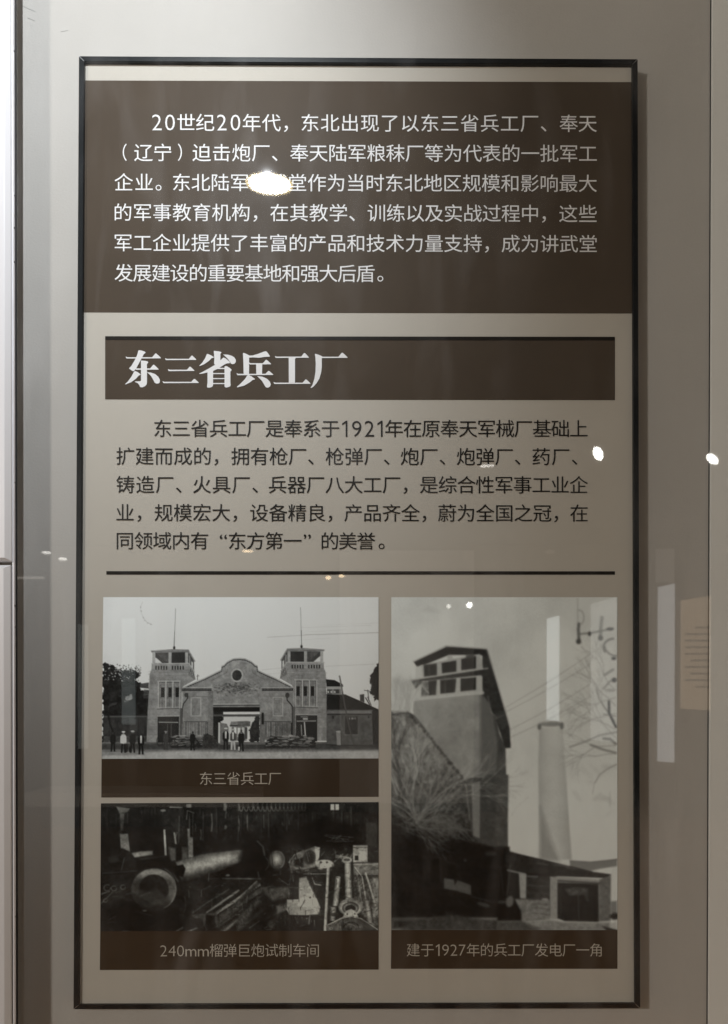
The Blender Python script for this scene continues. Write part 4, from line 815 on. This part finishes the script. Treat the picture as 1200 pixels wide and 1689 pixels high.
# the three photographs: tone held per point of a fine grid
def picture(P, quad, gain, tint, seed):
    m = bpy.data.materials.new('photograph_print'); m.use_nodes = True; nt = m.node_tree; b = nt.nodes['Principled BSDF']
    a = nt.nodes.new('ShaderNodeAttribute'); a.attribute_name = 'tone'; nt.links.new(a.outputs['Color'], b.inputs['Base Color'])
    b.inputs['Roughness'].default_value = .45; b.inputs['Specular IOR Level'].default_value = .06
    tl, tr, br, bl = [np.array(q, float) for q in quad]
    u = ((P.gx-P.gx[0])/(P.gx[-1]-P.gx[0]))[None, :, None]; w = ((P.gy-P.gy[0])/(P.gy[-1]-P.gy[0]))[:, None, None]
    pq = (tl*(1-u)+tr*u)*(1-w)+(bl*(1-u)+br*u)*w
    co = atn(pq.reshape(-1, 2), L2); ny, nx = P.v.shape
    i = (np.arange(ny-1)[:, None]*nx+np.arange(nx-1)[None, :]).reshape(-1)
    fc = np.stack([i, i+nx, i+nx+1, i+1], 1).astype(np.int32)
    me = bpy.data.meshes.new('photograph'); me.vertices.add(len(co)); me.loops.add(fc.size); me.polygons.add(len(fc))
    co2 = co-np.array(board.location)
    me.vertices.foreach_set('co', co2.astype(np.float32).ravel()); me.loops.foreach_set('vertex_index', fc.ravel())
    me.polygons.foreach_set('loop_start', np.arange(0, fc.size, 4, dtype=np.int32)); me.update(calc_edges=True)
    c = np.clip(lin(np.clip(P.v, 0, 255))*gain, .003, .95)
    col = np.ones((c.size, 4), np.float32); col[:, :3] = c.reshape(-1, 1)*np.array(tint)
    at_ = me.color_attributes.new('tone', 'FLOAT_COLOR', 'POINT'); at_.data.foreach_set('color', col.ravel())
    me.materials.append(m); o = bpy.data.objects.new('photograph', me); COL.objects.link(o); o.parent = board
    return o
p1 = picture(picture_gate(), [(170, 985), (624, 985), (624, 1251), (167.2, 1251.6)], 1.75, (.93, .985, 1.02), 1)
tag(p1, 'black and white photograph of a gatehouse with two towers and people before it')
p2 = picture(picture_guns(), [(166, 1325), (624, 1323), (624, 1535), (165, 1536)], 2.3, (.94, 1.0, .98), 2)
tag(p2, 'dark black and white photograph of gun barrels in a workshop')
p3 = picture(picture_tower(), [(645, 985), (1018, 985), (1018, 1534), (645, 1534)], 2.95, (.925, .99, 1.0), 3)
tag(p3, 'blurred black and white photograph of a power station tower and chimney')

# ---------------------------------------------------------------- the room behind the camera, seen mirrored in the glass
M_ceil = mat('room_ceiling_paint', (.085, .085, .085), .8, .2, nz=.3, nscale=1.6)
M_rwall = mat('room_wall_paint', (.12, .12, .115), .7, .2, nz=.05, nscale=.8)
M_floor = mat('room_floor_wood', (.27, .15, .075), .6, .08, nz=.25, nscale=3)
M_row = mat('text_row_print', (.30, .19, .10), .7, .2)
M_pill = mat('room_pillar_paint', (.10, .08, .07), .7, .2, nz=.08, nscale=2)
M_lamp = mat('lamp_lens', (.9, .9, .9), .4, emit=(1.0, .93, .80), es=40)
M_lampw = mat('lamp_lens_white', (.9, .9, .9), .4, emit=(1.0, .98, .93), es=30)
M_warm = mat('lamp_lens_warm', (.9, .9, .9), .4, emit=(1.0, .72, .42), es=10)
M_soft = mat('lamp_lens_far', (.9, .9, .9), .4, emit=(1.0, .96, .90), es=7)
M_can = mat('lamp_housing', (.75, .75, .75), .5)
tag(box('ceiling', -5.6, 5.6, FAR-.1, GLASS-.35, CEIL, CEIL+.08, M_ceil), kind='structure')
tag(box('floor', -16, 16, FAR-.1, 0.2, -.05, 0, M_floor), kind='structure')
tag(box('far_wall', -5.6, 5.6, FAR-.1, FAR, 0.001, CEIL-.001, M_rwall), kind='structure')
def pillar(xa, xb, ytop, label):
    a = mir(xa, 1100, Yr=FAR+.35); b = mir(xb, 1100, Yr=FAR+.35); z = min(mir(xa, ytop, Yr=FAR+.35)[2], CEIL-.002)
    r_ = empty('pillar', ((a[0]+b[0])/2, FAR+.2, 0), label, 'pillar')
    box('shaft', a[0], b[0], FAR+.02, FAR+.35, .121, z, M_pill, r_, bevel=.01); box('plinth', a[0]-.02, b[0]+.02, FAR+.02, FAR+.37, .002, .12, M_pill, r_)
pillar(783, 817, 905, 'dark narrow pillar between two pale wall panels, mirrored near the tower photograph')
pillar(1130, 1300, 925, 'broad brown pillar at the right, mirrored beside the backlit text panel')
def showcase(x0, x1, y0, y1, slant, strength, col, label, text=0, Y=FAR+.9, base=True):
    a = mir(x0, y0, Yr=Y); b = mir(x1, y1, Yr=Y); s = slant/FOC*8
    r_ = empty('lit_showcase', ((a[0]+b[0])/2, Y-.1, 0), label, 'showcase', 'lit showcases mirrored in the glass')
    m = mat('lit_panel', (.8, .8, .8), .5, emit=col, es=strength, nz=.06, nscale=3)
    v = [(a[0], Y, b[2]+s*.4), (b[0], Y, b[2]), (b[0], Y, a[2]+s), (a[0], Y, a[2])]
    v += [(p[0], Y-.04, p[2]) for p in v]
    obj('lit_panel', v, [(0, 1, 2, 3), (7, 6, 5, 4), (0, 4, 5, 1), (1, 5, 6, 2), (2, 6, 7, 3), (3, 7, 4, 0)], m, r_)
    box('cabinet', a[0]-.03, b[0]+.03, Y-.35, Y-.045, .002, a[2]+.06, M_pill, r_, bevel=.01)
    for i in range(text):
        z = a[2]-.30-(a[2]-b[2]-.5)*i/text; w = (b[0]-a[0]); o_ = random.Random(i).choice((.1, .1, .3, .45))
        box('text_row', a[0]+w*o_, b[0]-w*.04, Y+.001, Y+.004, z-.018, z+.005, M_row, r_)
showcase(903, 922, 1020, 1190, 5, 2.5, (.92, 1, 1), 'narrow brightly lit white showcase mirrored above the chimney of the tower photograph')
showcase(976, 1016, 996, 1225, 12, .8, (.95, 1, 1), 'wider dim white showcase mirrored at the right edge of the tower photograph')
showcase(1087, 1112, 968, 1258, 6, 1.6, (.95, .98, 1), 'tall lit white showcase mirrored on the wall right of the board')
showcase(1125, 1172, 990, 1172, 8, .80, (1, .66, .36), 'warm backlit panel with dark rows of writing, mirrored at the right wall', text=10)
showcase(128, 143, 1030, 1235, 0, .3, (.75, .98, 1), 'thin bluish lit showcase mirrored over the left frame rail')
showcase(200, 221, 1020, 1195, 0, .45, (.72, .95, 1), 'bluish lit showcase mirrored over the trees of the gatehouse photograph')
showcase(560, 781, 908, 1325, 0, .02, (.9, .97, 1), 'wide pale wall panel mirrored above the tower photograph', Y=FAR+.5)  # this and the next are plain wall panels, lightened by an added faint glow
showcase(1083, 1112, 905, 960, 0, .1, (.9, .97, 1), 'small pale panel mirrored above the tall showcase right of the board', Y=FAR+.6)

def disc_lamp(px, py, w, h, m, label, Y=None, Z=None, ang=0., cat='ceiling light', group='small gallery lights mirrored in the glass'):
    p = mir(px, py, Yr=Y, Zr=Z) if Y is None or Z is None else None
    v_cam = Vector((CAM[0], 2*GLASS-CAM[1], CAM[2])); P_ = Vector(p); d = (v_cam-P_); L = d.length; d.normalize()
    ex = Vector((0, 0, 1)).cross(d).normalized(); ez = d.cross(ex)       # facing the mirrored eye
    rx, rz = w/2/FOC*L*abs(d.y), h/2/FOC*L*abs(d.y)
    r_ = empty('gallery_light', P_, label, cat, group)
    n = 28 if w > 50 else 20; V, F = [], []
    ca, sa = math.cos(ang), math.sin(ang)
    def ring(k, dep):
        for i in range(n):
            t = 2*math.pi*i/n; a, b = rx*k*math.cos(t), rz*k*math.sin(t); a, b = a*ca-b*sa, a*sa+b*ca
            V.append(tuple(P_+ex*a+ez*b+d*dep))
    ring(.6, .012); ring(.9, .007); ring(1, 0.0); V.append(tuple(P_+d*.014))
    for q in range(2):
        for i in range(n): j = (i+1) % n; F.append((q*n+i, q*n+j, (q+1)*n+j, (q+1)*n+i))
    for i in range(n): F.append((i, (i+1) % n, 3*n))
    obj('lens', V, F, m, r_, smooth=True)
    V, F = [], []; k0 = 1.10 if w > 50 else 1.0; ring(k0, -.001); ring(1.16, -.001); ring(1.2, -.02); ring(1.1, -.08); 
    for q in range(3):
        for i in range(n): j = (i+1) % n; F.append((q*n+i, q*n+j, (q+1)*n+j, (q+1)*n+i))
    F.append(tuple(range(3*n, 4*n)))
    obj('housing', V, F, M_can, r_, smooth=True)
    if w > 50:
        V, F = [], []; ring(.99, .001); ring(1.10, .0005)
        for i in range(n): j = (i+1) % n; F.append((i, j, n+j, n+i))
        obj('glow_ring', V, F, M_ring, r_)  # emissive ring added to imitate the warm glow round the lamp
    return r_
M_ring = mat('lamp_glow_ring', (.9, .8, .5), .4, emit=(1.0, .80, .42), es=9)
big = disc_lamp(443.5, 302, 71, 27, M_lamp, 'large warm ceiling spotlight mirrored as a bright oval over the header text', Z=3.0, group=None)
print('BIG', tuple(big.location)); key_light.location = big.location+Vector((0, .030, -.010)); key_light.parent = big; key_light.matrix_parent_inverse = Matrix.Translation(-big.location)
disc_lamp(986.5, 748, 14, 23, M_lampw, 'bright tilted spotlight mirrored just right of the body text', Z=CEIL-.12, ang=-.45)
disc_lamp(1175, 757, 12, 22, M_lampw, 'bright tilted spotlight mirrored at the right side wall', Z=CEIL-.12, ang=-.75)
disc_lamp(803, 768, 24, 4, M_soft, 'faint flat spotlight mirrored under a text line', Z=CEIL-.12)
for (x, y, w, h, m, l) in ((76, 911.5, 14, 5, M_soft, 'leftmost small ceiling light mirrored on the wall beside the board'), (103, 922, 14, 5, M_soft, 'second small ceiling light mirrored close to the left frame rail'),
        (408, 909, 18, 4, M_warm, 'faint light mirrored under the last text line'), (541, 953, 10, 6, M_warm, 'warm orange light mirrored just under the rule line'), (563, 950, 9, 5, M_warm, 'weaker warm light mirrored on the rule line'),
        (774, 998, 9, 9, M_lampw, 'round white light mirrored in the sky of the tower photograph, right one of two'), (740, 1000, 7, 7, M_soft, 'smaller round light mirrored in the sky of the tower photograph, left one of two'),
        (907, 910, 14, 6, M_can, 'unlit ceiling light mirrored above the rule line'), (8, 889, 8, 4, M_soft, 'small light mirrored at the left end of the glass')):
    disc_lamp(x, y, w, h, m, l, Y=FAR+1.0)
# low table whose edge shows as a thin bright band
def table(x0, x1, y0, y1, label):
    a = mir(x0, y0, Yr=FAR+1.6); b = mir(x1, y1, Yr=FAR+1.6)
    r_ = empty('display_table', ((a[0]+b[0])/2, FAR+1.3, 0), label, 'table')
    box('table_top', a[0], b[0], FAR+1.0, FAR+1.6, b[2], a[2], M_can, r_, bevel=.005); box('table_base', a[0]+.1, b[0]-.1, FAR+1.1, FAR+1.45, .002, b[2]-.001, M_pill, r_)
table(40, 420, 1308, 1332, 'low pale display table mirrored between the gatehouse and workshop photographs')

# scuffs on the wall, upper left
rs = random.Random(4)
sc = empty('wall_scuffs', at(45, 20, WALL), 'faint grey scuff marks high on the wall beside the white post', 'scuff marks')
M_scuff = mat('scuff', (.385, .38, .37), .8, .2)
for (x0, y0, x1, y1, w) in ((36, 9, 58, 19, .5), (45, 29, 57, 34, .4), (50, 42, 51.5, 43.5, .8), (53, 42.5, 54, 44.5, .6), (100, 52, 112, 50, .3), (112, 671, 113, 672.5, .7), (74.5, 1176, 76, 1177.5, .8), (1135, 878, 1137, 882, .7), (1133, 886, 1137, 886.6, .5)):
    P = atn([(x0, y0-w), (x1, y1-w), (x1, y1+w), (x0, y0+w)], WALL-.0004); Q = P.copy(); Q[:, 1] += .0003
    obj('scuff_mark', np.vstack([P, Q]), [(3, 2, 1, 0), (4, 5, 6, 7), (0, 1, 5, 4), (1, 2, 6, 5), (2, 3, 7, 6), (3, 0, 4, 7)], M_scuff, sc)
